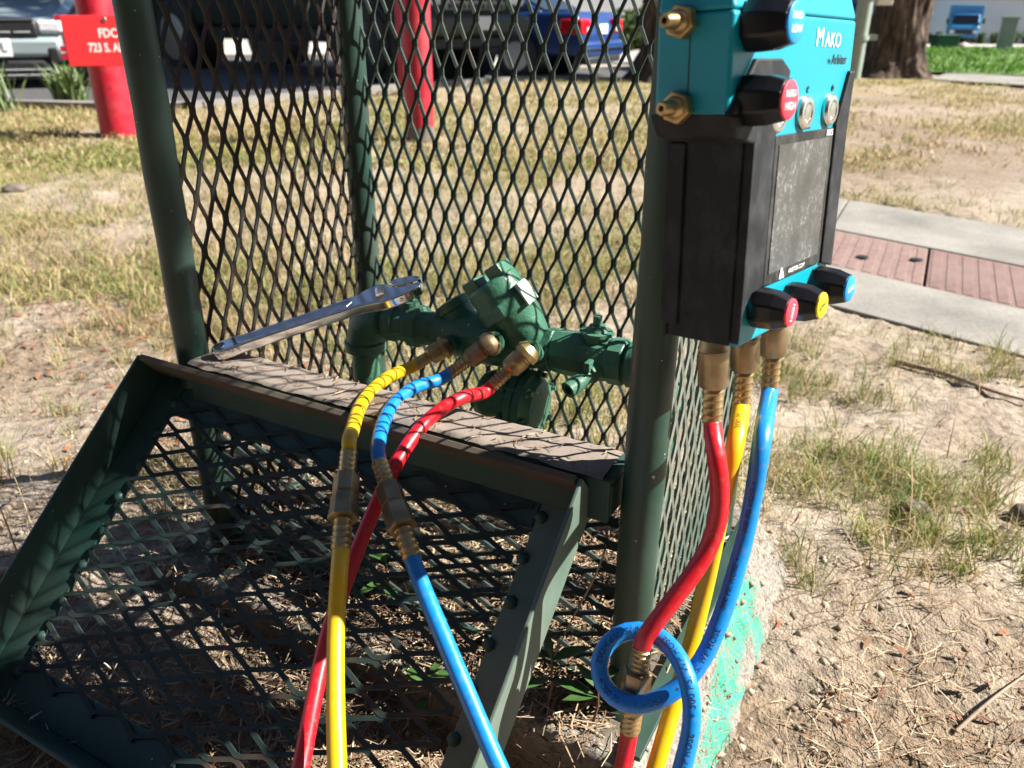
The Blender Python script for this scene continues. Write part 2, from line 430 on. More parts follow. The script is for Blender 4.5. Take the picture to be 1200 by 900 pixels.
def soil_material():
    m, nt, b, ns, ls = new_mat('dry_soil')
    a = ns.new('ShaderNodeAttribute'); a.attribute_name = 'tint'
    sepa = ns.new('ShaderNodeSeparateColor'); ls.new(a.outputs['Color'], sepa.inputs['Color'])
    tc = ns.new('ShaderNodeTexCoord'); V = tc.outputs['Object']
    n1 = noise_node(ns, ls, 5, 6, 0.6, vec=V); n2 = noise_node(ns, ls, 60, 5, 0.65, vec=V); n3 = noise_node(ns, ls, 260, 3, 0.6, vec=V)
    soil = ramp(ns, ls, n1.outputs['Fac'], [(0.3, (0.285, 0.23, 0.18)), (0.55, (0.375, 0.315, 0.255)), (0.75, (0.46, 0.40, 0.335))]).outputs['Color']
    g2 = ramp(ns, ls, n2.outputs['Fac'], [(0.32, (0.45, 0.42, 0.40)), (0.55, (1, 1, 1)), (0.8, (1.15, 1.12, 1.1))])
    mu = ns.new('ShaderNodeMix'); mu.data_type = 'RGBA'; mu.blend_type = 'MULTIPLY'; mu.inputs[0].default_value = 0.8
    ls.new(soil, mu.inputs[6]); ls.new(g2.outputs['Color'], mu.inputs[7])
    lit = ramp(ns, ls, n2.outputs['Fac'], [(0.35, (0.06, 0.042, 0.03)), (0.55, (0.17, 0.115, 0.075)), (0.72, (0.30, 0.22, 0.14))]).outputs['Color']
    gr = ramp(ns, ls, n2.outputs['Fac'], [(0.3, (0.14, 0.105, 0.05)), (0.52, (0.28, 0.225, 0.11)), (0.72, (0.42, 0.335, 0.20))]).outputs['Color']
    c = mix(ns, ls, sepa.outputs[0], mu.outputs[2], lit)
    c = mix(ns, ls, sepa.outputs[1], c, gr)
    speck = ramp(ns, ls, n3.outputs['Fac'], [(0.68, (0, 0, 0)), (0.76, (0.5, 0.5, 0.5))])
    c = mix(ns, ls, speck.outputs['Color'], c, (0.50, 0.44, 0.36))
    ls.new(c, b.inputs['Base Color']); setp(b, rough=0.95, spec=0.15)
    ad = ns.new('ShaderNodeMath'); ad.operation = 'ADD'
    ls.new(n2.outputs['Fac'], ad.inputs[0]); ls.new(n3.outputs['Fac'], ad.inputs[1])
    bump(ns, ls, b, ad.outputs[0], 0.9, 0.006)
    return m
M['soil'] = soil_material()
M['asphalt'] = flat('asphalt', (0.062, 0.062, 0.066), 0.9, var=0.25, scale=3, bmp=0.4, bscale=60, bdist=0.006)
M['road_far'] = flat('pale_concrete_road', (0.36, 0.34, 0.31), 0.9, var=0.1, scale=0.5)
M['kerb'] = flat('kerb_concrete', (0.20, 0.185, 0.17), 0.9, var=0.2, scale=6, bmp=0.4, bscale=50, bdist=0.005)
M['yellow_line'] = flat('yellow_road_paint', (0.65, 0.45, 0.10), 0.8, var=0.1)
def concrete(name, c, sc_=8):
    m, nt, b, ns, ls = new_mat(name)
    tc = ns.new('ShaderNodeTexCoord'); V = tc.outputs['Object']
    n1 = noise_node(ns, ls, sc_ * 0.35, 5, 0.6, vec=V); n2 = noise_node(ns, ls, sc_ * 12, 5, 0.7, vec=V)
    r1 = ramp(ns, ls, n1.outputs['Fac'], [(0.32, tuple(x * 0.68 for x in c)), (0.62, tuple(x * 1.12 for x in c))])
    r2 = ramp(ns, ls, n2.outputs['Fac'], [(0.3, (0.5,) * 3), (0.48, (1,) * 3), (0.75, (1.12,) * 3)])
    mu = ns.new('ShaderNodeMix'); mu.data_type = 'RGBA'; mu.blend_type = 'MULTIPLY'; mu.inputs[0].default_value = 0.7
    ls.new(r1.outputs['Color'], mu.inputs[6]); ls.new(r2.outputs['Color'], mu.inputs[7])
    ls.new(mu.outputs[2], b.inputs['Base Color']); setp(b, rough=0.92, spec=0.2)
    bump(ns, ls, b, n2.outputs['Fac'], 0.5, 0.003)
    return m
M['sidewalk'] = concrete('sidewalk_concrete', (0.235, 0.225, 0.205))
M['lawn'] = flat('lawn_ground', (0.085, 0.15, 0.03), 0.9, var=0.35, scale=5, bmp=0.8, bscale=40, bdist=0.02)
M['cover'] = painted('red_brown_cover', (0.185, 0.115, 0.103), rust=(0.15, 0.10, 0.085), rust_at=0.55, chip=(0.42, 0.33, 0.28), chip_at=0.66, rough=0.8, dust=0.55, dustc=(0.27, 0.20, 0.175), bs=60)
M['cover_dark'] = painted('brown_cover', (0.15, 0.088, 0.080), rust=(0.13, 0.09, 0.08), rust_at=0.55, chip=(0.36, 0.27, 0.24), chip_at=0.66, rough=0.8, dust=0.5, dustc=(0.27, 0.19, 0.17), bs=60)
def bark_material():
    m, nt, b, ns, ls = new_mat('pine_bark')
    tc = ns.new('ShaderNodeTexCoord'); mp = ns.new('ShaderNodeMapping'); mp.inputs['Scale'].default_value = (1, 1, 0.22)
    ls.new(tc.outputs['Object'], mp.inputs['Vector'])
    n = noise_node(ns, ls, 14, 5, 0.6, vec=mp.outputs['Vector'])
    r = ramp(ns, ls, n.outputs['Fac'], [(0.35, (0.03, 0.022, 0.018)), (0.55, (0.10, 0.075, 0.06)), (0.72, (0.22, 0.17, 0.135))])
    ls.new(r.outputs['Color'], b.inputs['Base Color']); setp(b, rough=0.95, spec=0.1)
    bump(ns, ls, b, n.outputs['Fac'], 1.0, 0.05)
    return m
M['bark'] = bark_material()

# ------------------------------------------------------------------ cage frame of reference
CAZ = 0.5003
CL = Vector((-0.3417, 0.8004, 0))
CU = Vector((math.cos(CAZ), -math.sin(CAZ), 0))         # along the front, left post to right post
CN = Vector((math.sin(CAZ), math.cos(CAZ), 0))          # front to back
CZ = Vector((0, 0, 1))
def C(a, b, c): return CL + CU * a + CN * b + CZ * c
def inC(P):
    q = Vector(P) - CL
    return q.dot(CU), q.dot(CN), q.z
WID, DEP, ZL, ZS, TOP = 0.5102, 0.2997, 0.3875, 0.140, 0.95
OR = 0.0167

# ------------------------------------------------------------------ terrain
ROAD_NEAR = [(-14, 9.0), (-9, 7.6), (-4.3, 6.95), (-3.2, 6.75), (-2.6, 6.8), (-1.42, 8.3), (0.39, 10.2), (1.2, 10.9), (2.6, 12.6), (4.2, 15.2), (7, 18.6), (14, 22)]
ROAD_FAR = [(-60, 24), (-45, 32), (-30, 40), (-22, 44), (-14, 46), (-4, 48), (6, 50), (12, 52), (20, 55), (30, 58), (45, 62), (70, 64)]
def resample(pl, n):
    pl = np.array(pl, float); return np.stack([np.interp(np.linspace(0, len(pl) - 1, n), np.arange(len(pl)), pl[:, k]) for k in (0, 1)], -1)
def inside(poly, x, y):
    poly = np.asarray(poly); c = np.zeros(np.shape(x), bool); j = len(poly) - 1
    for i in range(len(poly)):
        xi, yi = poly[i]; xj, yj = poly[j]
        if yi != yj: c ^= ((yi > y) != (yj > y)) & (x < (xj - xi) * (y - yi) / (yj - yi) + xi)
        j = i
    return c
SW_D = np.array([0.675, -0.738]); SW_N = np.array([0.738, 0.675])
SW_O = np.array([0.869, 2.025])
def SW(t, s): return SW_O + SW_D * (t - 0.378 * s) + SW_N * s
SW_POLY = [SW(-0.42, 0), SW(6, 0), SW(6, 1.30), SW(-0.42, 1.30)]
WALK2 = [(4.85, 10.05), (5.6, 9.15), (22, 3.8), (22, 6.5), (6.3, 10.6), (5.55, 11.1)]
def base_z(x, y):
    x = np.asarray(x, float); y = np.asarray(y, float)
    z = -0.27 * sstep(9.3, 13.5, y) * sstep(-2.6, 0.4, x) * (1 - sstep(2.2, 4.4, x))
    return z - 0.03 * np.clip(y - 17.5, 0, 90)
lidc = C(0.0, -0.30, 0)
padf = C(0.42, -0.12, 0)
def ground_z(x, y):
    x = np.asarray(x, float); y = np.asarray(y, float)
    r = np.sqrt((x - 0) ** 2 + (y - 0.8) ** 2)
    near = 1 - sstep(3.5, 8, r)
    z = base_z(x, y) + (fbm(x * 2.3, y * 2.3, 3, 1) - 0.5) * 0.05 * (0.35 + 0.65 * near) + (fbm(x * 9, y * 9, 4, 5) - 0.5) * 0.026 * near + (fbm(x * 38, y * 38, 3, 9) - 0.5) * 0.012 * (1 - sstep(1.5, 3.5, r))
    z = z + 0.022 * np.exp(-(((x - lidc.x) / 0.17) ** 2 + ((y - lidc.y) / 0.12) ** 2))
    a = (x - CL.x) * CU.x + (y - CL.y) * CU.y; b = (x - CL.x) * CN.x + (y - CL.y) * CN.y
    da = np.maximum(-0.05 - a, a - WID); db = np.maximum(-0.35 - b, b - DEP)
    dist = np.hypot(np.maximum(da, 0), np.maximum(db, 0))
    z = z + (0.105 * (1 - sstep(0.30, 0.56, a)) + 0.045 * sstep(0.30, 0.56, a)) * (1 - sstep(0.0, 1.0, dist))
    return z
road_poly = np.concatenate([resample(ROAD_NEAR, 60), resample(ROAD_FAR, 60)[::-1]])
def axis(lo, hi, step, far_lo, far_hi, g=1.13):
    a = list(np.arange(lo, hi, step)); s = step
    while a[-1] < far_hi: s *= g; a.append(a[-1] + s)
    s = step; pre = [lo]
    while pre[-1] > far_lo: s *= g; pre.append(pre[-1] - s)
    return np.array(pre[:0:-1] + a)
gx, gy = axis(-1.35, 1.6, 0.009, -220, 220, 1.09), axis(0.05, 2.0, 0.009, -25, 320, 1.07)
GX, GY = np.meshgrid(gx, gy)
GZ = ground_z(GX, GY)
def pxell(pts, X, Y):       # soft union of ground ellipses (x, y, rx, ry)
    t = np.zeros(np.shape(X))
    for (cx, cy, rx, ry, w) in pts:
        t = np.maximum(t, w * np.exp(-(((X - cx) / rx) ** 2 + ((Y - cy) / ry) ** 2)))
    return t
LITTER_SPOTS = [(2.9, 5.6, 1.3, .9, .65), (-1.5, 2.5, .5, .3, .5), (-1.1, 1.6, .35, .18, .55), (3.4, 7.6, 1.4, .6, .5), (2.3, 4.6, 1.0, .5, .6), (-1.2, 2.2, .4, .2, .6), (-0.85, 1.95, 0.35, 0.35, .9), (-0.45, 1.05, 0.22, 0.25, .5), (0.12, 0.62, 0.35, 0.12, .95), (-0.15, 0.55, 0.4, 0.2, .8), (0.42, 0.55, 0.12, 0.22, .8), (0.62, 0.72, 0.2, 0.15, .4), (0.95, 0.9, .2, .12, .35), (0.0, 0.8, 0.35, 0.2, .9), (1.6, 4.2, 1.2, .5, .7), (0.6, 1.55, .12, .08, .6)]
DRY_SPOTS = [(-1.0, 1.45, 0.6, 0.33, 1), (0.95, 1.42, 0.5, 0.2, 1), (0.75, 1.0, 0.4, 0.12, .45), (-0.6, 1.15, 0.35, 0.2, .9), (0.9, .8, .35, .3, .9), (1.1, 1.9, .4, .12, .6), (-1.9, 2.6, .6, .35, .7), (3.2, 5.0, 1.2, .5, .8), (2.2, 4.0, 1.5, .5, .95), (2.9, 6.2, .8, .5, .7), (1.6, 4.9, .7, .3, .6), (3.3, 7.5, 1.0, .4, .7), (-1.5, 2.6, .6, .3, .7), (0.2, 3.4, .5, .25, .6), (-.6, 2.7, .4, .2, .6), (-1.5, 2.0, .7, .3, .9), (-1.7, 3.3, .6, .25, .6)]
def grass_density(X, Y):
    d = sstep(0.38, 0.62, fbm(X * 1.6 + 7, Y * 1.6 + 3, 4, 20))
    far = sstep(1.2, 2.6, Y)
    d = np.clip(0.36 + d * 0.9 - 0.28 * sstep(1.2, 2.2, X) * (1 - sstep(7.5, 9.5, Y)), 0, 1) * far + d * 0.35 * (1 - far)
    d = np.clip(d * (1 - pxell(DRY_SPOTS, X, Y)), 0, 1)
    green = [(0.62, 1.12, 0.17, 0.17, 1), (0.42, 1.2, 0.12, 0.14, .8), (0.55, 1.68, 0.2, 0.12, 1), (0.62, 1.80, 0.22, 0.10, 1), (0.95, 1.66, 0.3, 0.08, .9), (0.72, 1.5, .06, .05, .8), (0.78, 1.25, 0.05, 0.05, .8), (0.0, 1.5, 0.35, 0.35, .9), (-0.35, 1.9, .5, .4, .7), (-1.3, 2.35, .4, .25, .7)]
    return np.maximum(d, pxell(green, X, Y))
gd = grass_density(GX, GY)
lit_m = np.clip(pxell(LITTER_SPOTS, GX, GY) * 1.0 + 0.35 * (fbm(GX * 6, GY * 6, 3, 40) - 0.45), 0, 1)
far_g = sstep(1.6, 4.5, np.hypot(GX, GY))
cols = np.stack([lit_m, np.clip(gd * (0.35 + 0.55 * far_g), 0, 1), np.zeros_like(gd), np.ones_like(gd)], -1).reshape(-1, 4)
cut = np.zeros_like(GZ)
cut[inside(road_poly, GX, GY)] = 0.06
cut[inside(SW_POLY, GX, GY)] = 0.05
cut[inside(WALK2, GX, GY)] = 0.04
ground = link('ground', grid_mesh('ground', GX, GY, GZ - cut, M['soil'], True, cols)); tag(ground, kind='structure')

def gz(x, y): return float(ground_z(x, y))
def loft_sheet(name, near, far, rows, mat, lift, pw=1.6):
    a, b = resample(near, 90), resample(far, 90)
    s = np.linspace(0, 1, rows) ** pw
    X = a[None, :, 0] * (1 - s[:, None]) + b[None, :, 0] * s[:, None]
    Y = a[None, :, 1] * (1 - s[:, None]) + b[None, :, 1] * s[:, None]
    o = link(name, grid_mesh(name, X, Y, base_z(X, Y) + lift, mat)); tag(o, kind='structure'); return o
mid = [(-30, 12), (-18, 13.5), (-10, 14.6), (-7.5, 14.9), (-5, 15.2), (-1.5, 15.8), (1.0, 16.6), (2.6, 17.4), (4.5, 18.6), (7, 20.5), (10, 23), (22, 27)]
loft_sheet('road', ROAD_NEAR, mid, 40, M['asphalt'], 0.0, 1.0)
loft_sheet('far_pavement', mid, ROAD_FAR, 40, M['road_far'], 0.006)
# kerb stones along the road edge
kn = resample(ROAD_NEAR, 200)
mb = MB()
for i in range(len(kn) - 1):
    p, q = kn[i], kn[i + 1]; d = q - p; d = d / (np.linalg.norm(d) + 1e-9); nn_ = np.array([d[1], -d[0]])
    for (s0, s1) in ((-0.02, 0.13),):
        vs = []
        for (pt, zz) in ((p, 0), (q, 0)):
            b = float(base_z(pt[0], pt[1]))
            for off, h in ((s0, -0.05), (s0, 0.05), (s1, 0.052), (s1, -0.05)):
                w = pt + nn_ * off; vs.append((w[0], w[1], b + h))
        mb.add(vs, [(0, 1, 5, 4), (1, 2, 6, 5), (2, 3, 7, 6)])
k = mb.build('kerb', M['kerb'], smooth=0); tag(k, kind='structure')
# yellow line on the far side of the road
mb = MB(); ml = resample(mid, 120)
for i in range(len(ml) - 1):
    p, q = ml[i], ml[i + 1]
    vs = [(p[0], p[1] - 0.4, float(base_z(p[0], p[1])) + .012), (q[0], q[1] - 0.4, float(base_z(q[0], q[1])) + .012), (q[0], q[1] - 0.28, float(base_z(q[0], q[1])) + .012), (p[0], p[1] - 0.28, float(base_z(p[0], p[1])) + .012)]
    mb.add(vs, [(0, 1, 2, 3)])
o = mb.build('road_marking', M['yellow_line'], smooth=0); tag(o, kind='structure')

# sidewalk: slabs with joints, two utility covers set in it
SWZ = 0.012
mb = MB()
def swv(t, s, z):
    p = SW(t, s); return (p[0], p[1], z)
joints = [-0.30, 0.42, 1.9, 3.4, 6]
PL_T0, PL_T1, PL_TJ, PL_S0, PL_S1 = -0.15, 0.80, 0.20, 0.345, 0.785
for j in range(len(joints) - 1):
    pass
def slab(t0, t1, s0, s1):
    mb.boxc(swv, (t0 + .003, s0, -0.08), (t1 - .003, s1, SWZ))
slab(-0.42, PL_T0, 0, 1.30)
for (a, b) in ((PL_T0, 0.62), (0.62, PL_T1)):
    slab(a, b, 0, PL_S0); slab(a, b, PL_S1, 1.30)
for (a, b) in ((PL_T1, 2.6), (2.6, 4.2), (4.2, 6)): slab(a, b, 0, 1.30)
o = mb.build('sidewalk', M['sidewalk'], smooth=0, bevel=0.004); tag(o, kind='structure')
def cover(t0, t1, mat, label, wob):
    c = swv((t0 + t1) / 2, (PL_S0 + PL_S1) / 2, SWZ)
    r = thing('utility_cover', c, label, 'utility cover', 'utility covers set in the sidewalk')
    m_ = MB(); m_.boxc(swv, (t0 + .004, PL_S0 + .004, -0.03), (t1 - .004, PL_S1 - .004, SWZ - 0.003)); m_.build('cover_plate', mat, r, 0, 0.003)
    n = int((t1 - t0) / 0.045)
    base = None
    for i in range(n):
        tt = t0 + 0.028 + i * (t1 - t0 - 0.05) / max(1, n - 1)
        if base is None:
            m_ = MB()
            m_.boxc(lambda a, b, z: Vector(swv(a, b, z)) , (tt - .015, PL_S0 + .02, SWZ - .005), (tt + .015, PL_S1 - .02, SWZ - .0014))
            base = m_.build('rib', mat, r, 0, 0.0012); t_first = tt
        else:
            o = base.copy(); COL.objects.link(o); d = SW_D * (tt - t_first); o.location = (d[0], d[1], 0)
    for (a, b) in wob:
        m_ = MB(); m_.lathe(swv(a, b, SWZ - .002), (0, 0, 1), [(0, .02), (.0055, .018), (.006, 0)], 12); m_.build('lift_hole', M['black_trim'], r)
    return r
cover(PL_T0, PL_TJ, M['cover'], 'worn pale red ribbed cover plate beside the gauge in the sidewalk', [(0.0, .50), (0.165, 0.60)])
cover(PL_TJ, PL_T1, M['cover_dark'], 'darker brown ribbed cover plate farther along the sidewalk', [])

# far walkway and green lawn at the right
def sheet(name, poly, mat, lift, n=1):
    m_ = MB(); vs = [(x, y, float(base_z(x, y)) + lift) for x, y in poly]; m_.add(vs, [tuple(range(len(vs)))])
    o = m_.build(name, mat, smooth=0); tag(o, kind='structure'); return o
sheet('far_walkway', WALK2, M['sidewalk'], 0.012)
lx, ly = np.meshgrid(np.linspace(0, 1, 60), np.linspace(0, 1, 40))
LN0, LN1 = np.array([(3.6, 11.3), (5.4, 11.2), (6.3, 10.7), (22, 6.6)]), np.array([(4.6, 15.2), (8, 17.3), (12, 17.8), (26, 17)])
ln0, ln1 = resample(LN0, 60), resample(LN1, 60)
X = ln0[None, :, 0] * (1 - ly) + ln1[None, :, 0] * ly; Y = ln0[None, :, 1] * (1 - ly) + ln1[None, :, 1] * ly
Z = base_z(X, Y) + 0.03 + 0.10 * np.sin(ly * math.pi) + (fbm(X * 2, Y * 2, 3, 60) - .5) * .05
o = link('lawn', grid_mesh('lawn', X, Y, Z, M['lawn'])); tag(o, kind='structure')

# ------------------------------------------------------------------ concrete pad with mortar haunch and green marking paint
def pad_material():
    m, nt, b, ns, ls = new_mat('pad_concrete')
    a = ns.new('ShaderNodeAttribute'); a.attribute_name = 'tint'
    sepa = ns.new('ShaderNodeSeparateColor'); ls.new(a.outputs['Color'], sepa.inputs['Color'])
    tc = ns.new('ShaderNodeTexCoord'); V = tc.outputs['Object']
    n1 = noise_node(ns, ls, 30, 5, 0.6, vec=V); n2 = noise_node(ns, ls, 190, 5, 0.75, vec=V)
    r = ramp(ns, ls, n2.outputs['Fac'], [(0.32, (0.10, 0.085, 0.07)), (0.46, (0.24, 0.215, 0.185)), (0.68, (0.40, 0.37, 0.33))])
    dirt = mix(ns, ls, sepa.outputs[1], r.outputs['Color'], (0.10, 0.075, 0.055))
    su = ns.new('ShaderNodeMath'); su.operation = 'MULTIPLY_ADD'; ls.new(n2.outputs['Fac'], su.inputs[0]); su.inputs[1].default_value = 1.25
    ls.new(sepa.outputs[0], su.inputs[2])
    pm = ramp(ns, ls, su.outputs[0], [(0.76, (0, 0, 0)), (0.92, (0.92, 0.92, 0.92))])
    gr = ramp(ns, ls, n1.outputs['Fac'], [(0.3, (0.02, 0.33, 0.21)), (0.7, (0.045, 0.47, 0.32))])
    c = mix(ns, ls, pm.outputs['Color'], dirt, gr.outputs['Color'])
    ls.new(c, b.inputs['Base Color']); setp(b, rough=0.9, spec=0.2)
    ad = ns.new('ShaderNodeMath'); ad.operation = 'ADD'; ls.new(n1.outputs['Fac'], ad.inputs[0]); ls.new(n2.outputs['Fac'], ad.inputs[1])
    bump(ns, ls, b, ad.outputs[0], 0.9, 0.005)
    return m
M['pad'] = pad_material()
A, B = np.meshgrid(np.arange(-0.14, 0.74, 0.0045), np.arange(-0.14, 0.50, 0.0045))
def pad_dist(a, b):     # signed distance outside the pad top rectangle, right side wider
    w = 0.018 * (fbm(a * 14 + b * 9, b * 14 - a * 5, 3, 70) - 0.5)
    dx = np.maximum(-0.05 - a, a - (WID + 0.030)); dy = np.maximum(-0.062 - b, b - (DEP + 0.07))
    return np.where((dx > 0) & (dy > 0), np.hypot(np.maximum(dx, 0), np.maximum(dy, 0)), np.maximum(dx, dy)) + w
def pad_height(a, b, d):
    fr = sstep(0.0, 0.012, -0.060 - b) * (1 - sstep(WID + 0.01, WID + 0.05, a))
    f = np.clip(d - 0.003, 0, 1)
    return ZS - f * (1.75 + 3.0 * fr) - 5.0 * f ** 2, fr
dd = pad_dist(A, B)
PZ, frontness = pad_height(A, B, dd)
PZ = PZ + (fbm(A * 40, B * 40, 4, 80) - 0.5) * 0.024 * sstep(-0.02, 0.03, dd) + (fbm(A * 120, B * 120, 3, 84) - 0.5) * 0.013 * (0.25 + 0.75 * sstep(-0.02, 0.02, dd))
PX = CL.x + CU.x * A + CN.x * B; PY = CL.y + CU.y * A + CN.y * B
PZ = np.maximum(PZ, -0.2)
pxs, pys = to_px(np.stack([PX, PY, PZ], -1))
def stroke(pts, w):
    t = np.zeros_like(pxs)
    for (x0, y0), (x1, y1) in zip(pts[:-1], pts[1:]):
        dx, dy = x1 - x0, y1 - y0; L2 = dx * dx + dy * dy
        s = np.clip(((pxs - x0) * dx + (pys - y0) * dy) / L2, 0, 1)
        t = np.maximum(t, 1 - np.hypot(pxs - x0 - s * dx, pys - y0 - s * dy) / w)
    return np.clip(t, 0, 1)
paint = np.maximum.reduce([stroke([(874, 690), (868, 720), (858, 760), (850, 800), (838, 860), (828, 905)], 20), stroke([(886, 730), (893, 770), (888, 810), (876, 845)], 10), stroke([(858, 825), (866, 815), (880, 812)], 12), stroke([(846, 840), (850, 865), (838, 890)], 13), stroke([(858, 735), (875, 730), (888, 738)], 10)])
paint = np.clip(paint * 1.7, 0, 0.8) + (fbm(A * 60, B * 60, 4, 95) - .5) * 0.5 * (paint > 0)
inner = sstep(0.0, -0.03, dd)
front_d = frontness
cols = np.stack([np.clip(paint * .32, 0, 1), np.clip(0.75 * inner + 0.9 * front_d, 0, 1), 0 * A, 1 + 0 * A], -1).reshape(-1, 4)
pad = link('concrete_pad', grid_mesh('concrete_pad', PX, PY, PZ, M['pad'], True, cols))
tag(pad, kind='structure')
def pad_z(x, y):
    a = (x - CL.x) * CU.x + (y - CL.y) * CU.y; b = (x - CL.x) * CN.x + (y - CL.y) * CN.y
    d = np.where((a > -0.14) & (a < 0.74) & (b > -0.14) & (b < 0.5), pad_dist(a, b), 1.0)
    return np.where(d > 0.12, -0.3, pad_height(a, b, np.clip(d, -1, 0.12))[0])

# ------------------------------------------------------------------ equipment cage
cage = thing('equipment_cage', C(0, 0, ZS), 'dark green cage of pipe posts and expanded metal mesh around the valve', 'cage')
def strand_mesh(fr, wid, hei, swd, lwd, sw=0.0040, th=0.0022, tilt=0.55, jit=0.0005, seed=1, clip=None, nodef=0.075):
    """expanded metal: zigzag strands running along the second axis, joined at long nodes"""
    m_ = MB(); rg = random.Random(seed)
    ncol = int(wid / (swd / 2)) + 1
    nk = int(hei / (lwd / 2)) + 1
    nodes = {}
    for i in range(ncol + 1):
        for k in range(nk + 1):
            nodes[i, k] = (rg.uniform(-jit, jit), rg.uniform(-jit, jit) * 1.5)
    for i in range(ncol):                       # strand i moves between column lines i and i+1
        pts = []
        for k in range(nk + 1):
            j = i + ((k + i) % 2)
            dj = nodes[(j, k)]
            x = j * swd / 2 + dj[0] + (sw * 0.42 if ((k + i) % 2) == 0 else -sw * 0.42)
            y = k * lwd / 2 + dj[1]
            pts.append((x, y - lwd * nodef, k)); pts.append((x, y + lwd * nodef, k))
        vs, fs = [], []
        prev = None
        for n_, (x, y, k) in enumerate(pts):
            sgn = 1 if ((k + i) % 2) == 0 else -1
            ca, sa = math.cos(tilt), math.sin(tilt)
            inb = (-0.001 <= x <= wid + 0.001 and -0.001 <= y <= hei + 0.001 and (clip is None or clip(x, y)))
            ring = []
            for (p, q) in ((-1, -1), (1, -1), (1, 1), (-1, 1)):
                dx = p * sw / 2 * ca - q * th / 2 * sa * sgn * 0
                dz = p * sw / 2 * sa + q * th / 2
                ring.append(fr(x + dx, y, dz))
            if inb:
                o = len(vs); vs += ring
                if prev is not None:
                    fs += [(prev + a, prev + (a + 1) % 4, o + (a + 1) % 4, o + a) for a in range(4)]
                else: fs.append((o, o + 3, o + 2, o + 1))
                prev = o
            else:
                if prev is not None: fs.append((prev, prev + 1, prev + 2, prev + 3))
                prev = None
        if prev is not None: fs.append((prev, prev + 1, prev + 2, prev + 3))
        if vs: m_.add(vs, fs)
    return m_
# four pipe posts
for (a, b) in ((0, 0), (WID, 0), (0, DEP), (WID, DEP)):
    m_ = MB()
    pts = [C(a + random.uniform(-.0008, .0008), b + random.uniform(-.0008, .0008), z) for z in np.linspace(ZS - 0.01, TOP, 14)]
    m_.tube(pts, OR, 28); po = m_.build('post', M['post'], cage, 40)
    m_ = MB()
    m_.lathe(C(a, b, ZS), (0, 0, 1), [(0, OR + .008), (.004, OR + .006), (.008, OR + .0005)], 24); m_.build('weld_collar', M['post'], po)
# mesh panels
MS = dict(swd=0.0238, lwd=0.056)
strand_mesh(lambda x, y, z: C(0.0 + z, OR * 0.7 + x, ZS + 0.012 + y), DEP - OR * 1.4, TOP - ZS - 0.03, seed=2, sw=.0032, jit=.0009, **MS).build('side_mesh_panel', M['mesh_rusty'], cage, 0)
strand_mesh(lambda x, y, z: C(OR * 0.7 + x, DEP + z, ZS + 0.012 + y), WID - OR * 1.4, TOP - ZS - 0.03, seed=3, sw=.0036, jit=.0007, **MS).build('back_mesh_panel', M['mesh'], cage, 0)
strand_mesh(lambda x, y, z: C(WID - z, OR * 0.7 + x, ZS + 0.012 + y), DEP - OR * 1.4, TOP - ZS - 0.03, seed=4, sw=.0031, tilt=-0.40, **MS).build('side_mesh_panel', M['mesh_sunlit'], cage, 0)
strand_mesh(lambda x, y, z: C(OR * 0.7 + y, z, ZS + 0.012 + x), ZL - 0.05 - ZS - 0.012, WID - OR * 1.4, seed=5, swd=0.0238, lwd=0.056).build('front_mesh_panel', M['lid_mesh'], cage, 0)
# bottom rails (flat bars) and top rails
for (lo, hi) in (((OR, -0.0025, ZS + .002), (WID - OR, 0.0025, ZS + .016)), ((OR, DEP - .0025, ZS + .002), (WID - OR, DEP + .0025, ZS + .016)), ((-0.003, OR, ZS + .002), (0.003, DEP - OR, ZS + .016)), ((WID - .003, OR, ZS + .002), (WID + .003, DEP - OR, ZS + .016))):
    m_ = MB(); m_.boxc(C, lo, hi); m_.build('bottom_rail', M['lid'], cage, 0, 0.0008)
m_ = MB(); m_.boxc(C, (WID + .0175, -0.060, ZS + .004), (WID + .0365, DEP + .03, ZS + 0.009)); m_.build('base_flange', M['post'], cage, 0, 0.0008)
for (p, q) in (((0, 0), (0, DEP)), ((0, DEP), (WID, DEP)), ((WID, DEP), (WID, 0)), ((WID, 0), (0, 0))):
    m_ = MB(); P0, P1 = C(*p, TOP), C(*q, TOP); d = (P1 - P0).normalized() * OR * 0.3
    m_.tube([P0 + d, P1 - d], OR, 20); m_.build('top_rail', M['post'], cage, 40)
# front ledge: channel with a dirty, uneven top and a green front lip
A2, B2 = np.meshgrid(np.linspace(0.018, WID - 0.026, 120), np.linspace(-0.024, 0.024, 16))
hz = ZL + (fbm(A2 * 60, B2 * 60, 3, 110) - .5) * 0.0035
edge = np.abs(B2) / 0.024
B3 = B2 + np.where(edge > 0.98, (fbm(A2 * 45, B2 * 5, 3, 120) - .5) * 0.006, 0)
P = np.array([[C(a, b, z - (0.0022 if abs(e) > .98 else 0)) for a, b, z, e in zip(ra, rb, rz, re)] for ra, rb, rz, re in zip(A2, B3, hz, edge)])
me = grid_mesh('ledge_top', P[..., 0], P[..., 1], P[..., 2], M['ledge'])
link('ledge_top', me, cage)
m_ = MB()
m_.boxc(C, (0.018, -0.0235, ZL - 0.043), (WID - 0.020, -0.0185, ZL - 0.004))
m_.boxc(C, (0.018, -0.0185, ZL - 0.010), (WID - 0.020, 0.0235, ZL - 0.004))
m_.boxc(C, (WID - 0.0245, -0.0185, ZL - 0.040), (WID - 0.0195, 0.0235, ZL - 0.0105))
m_.build('front_ledge', M['lid'], cage, 0, 0.0008)

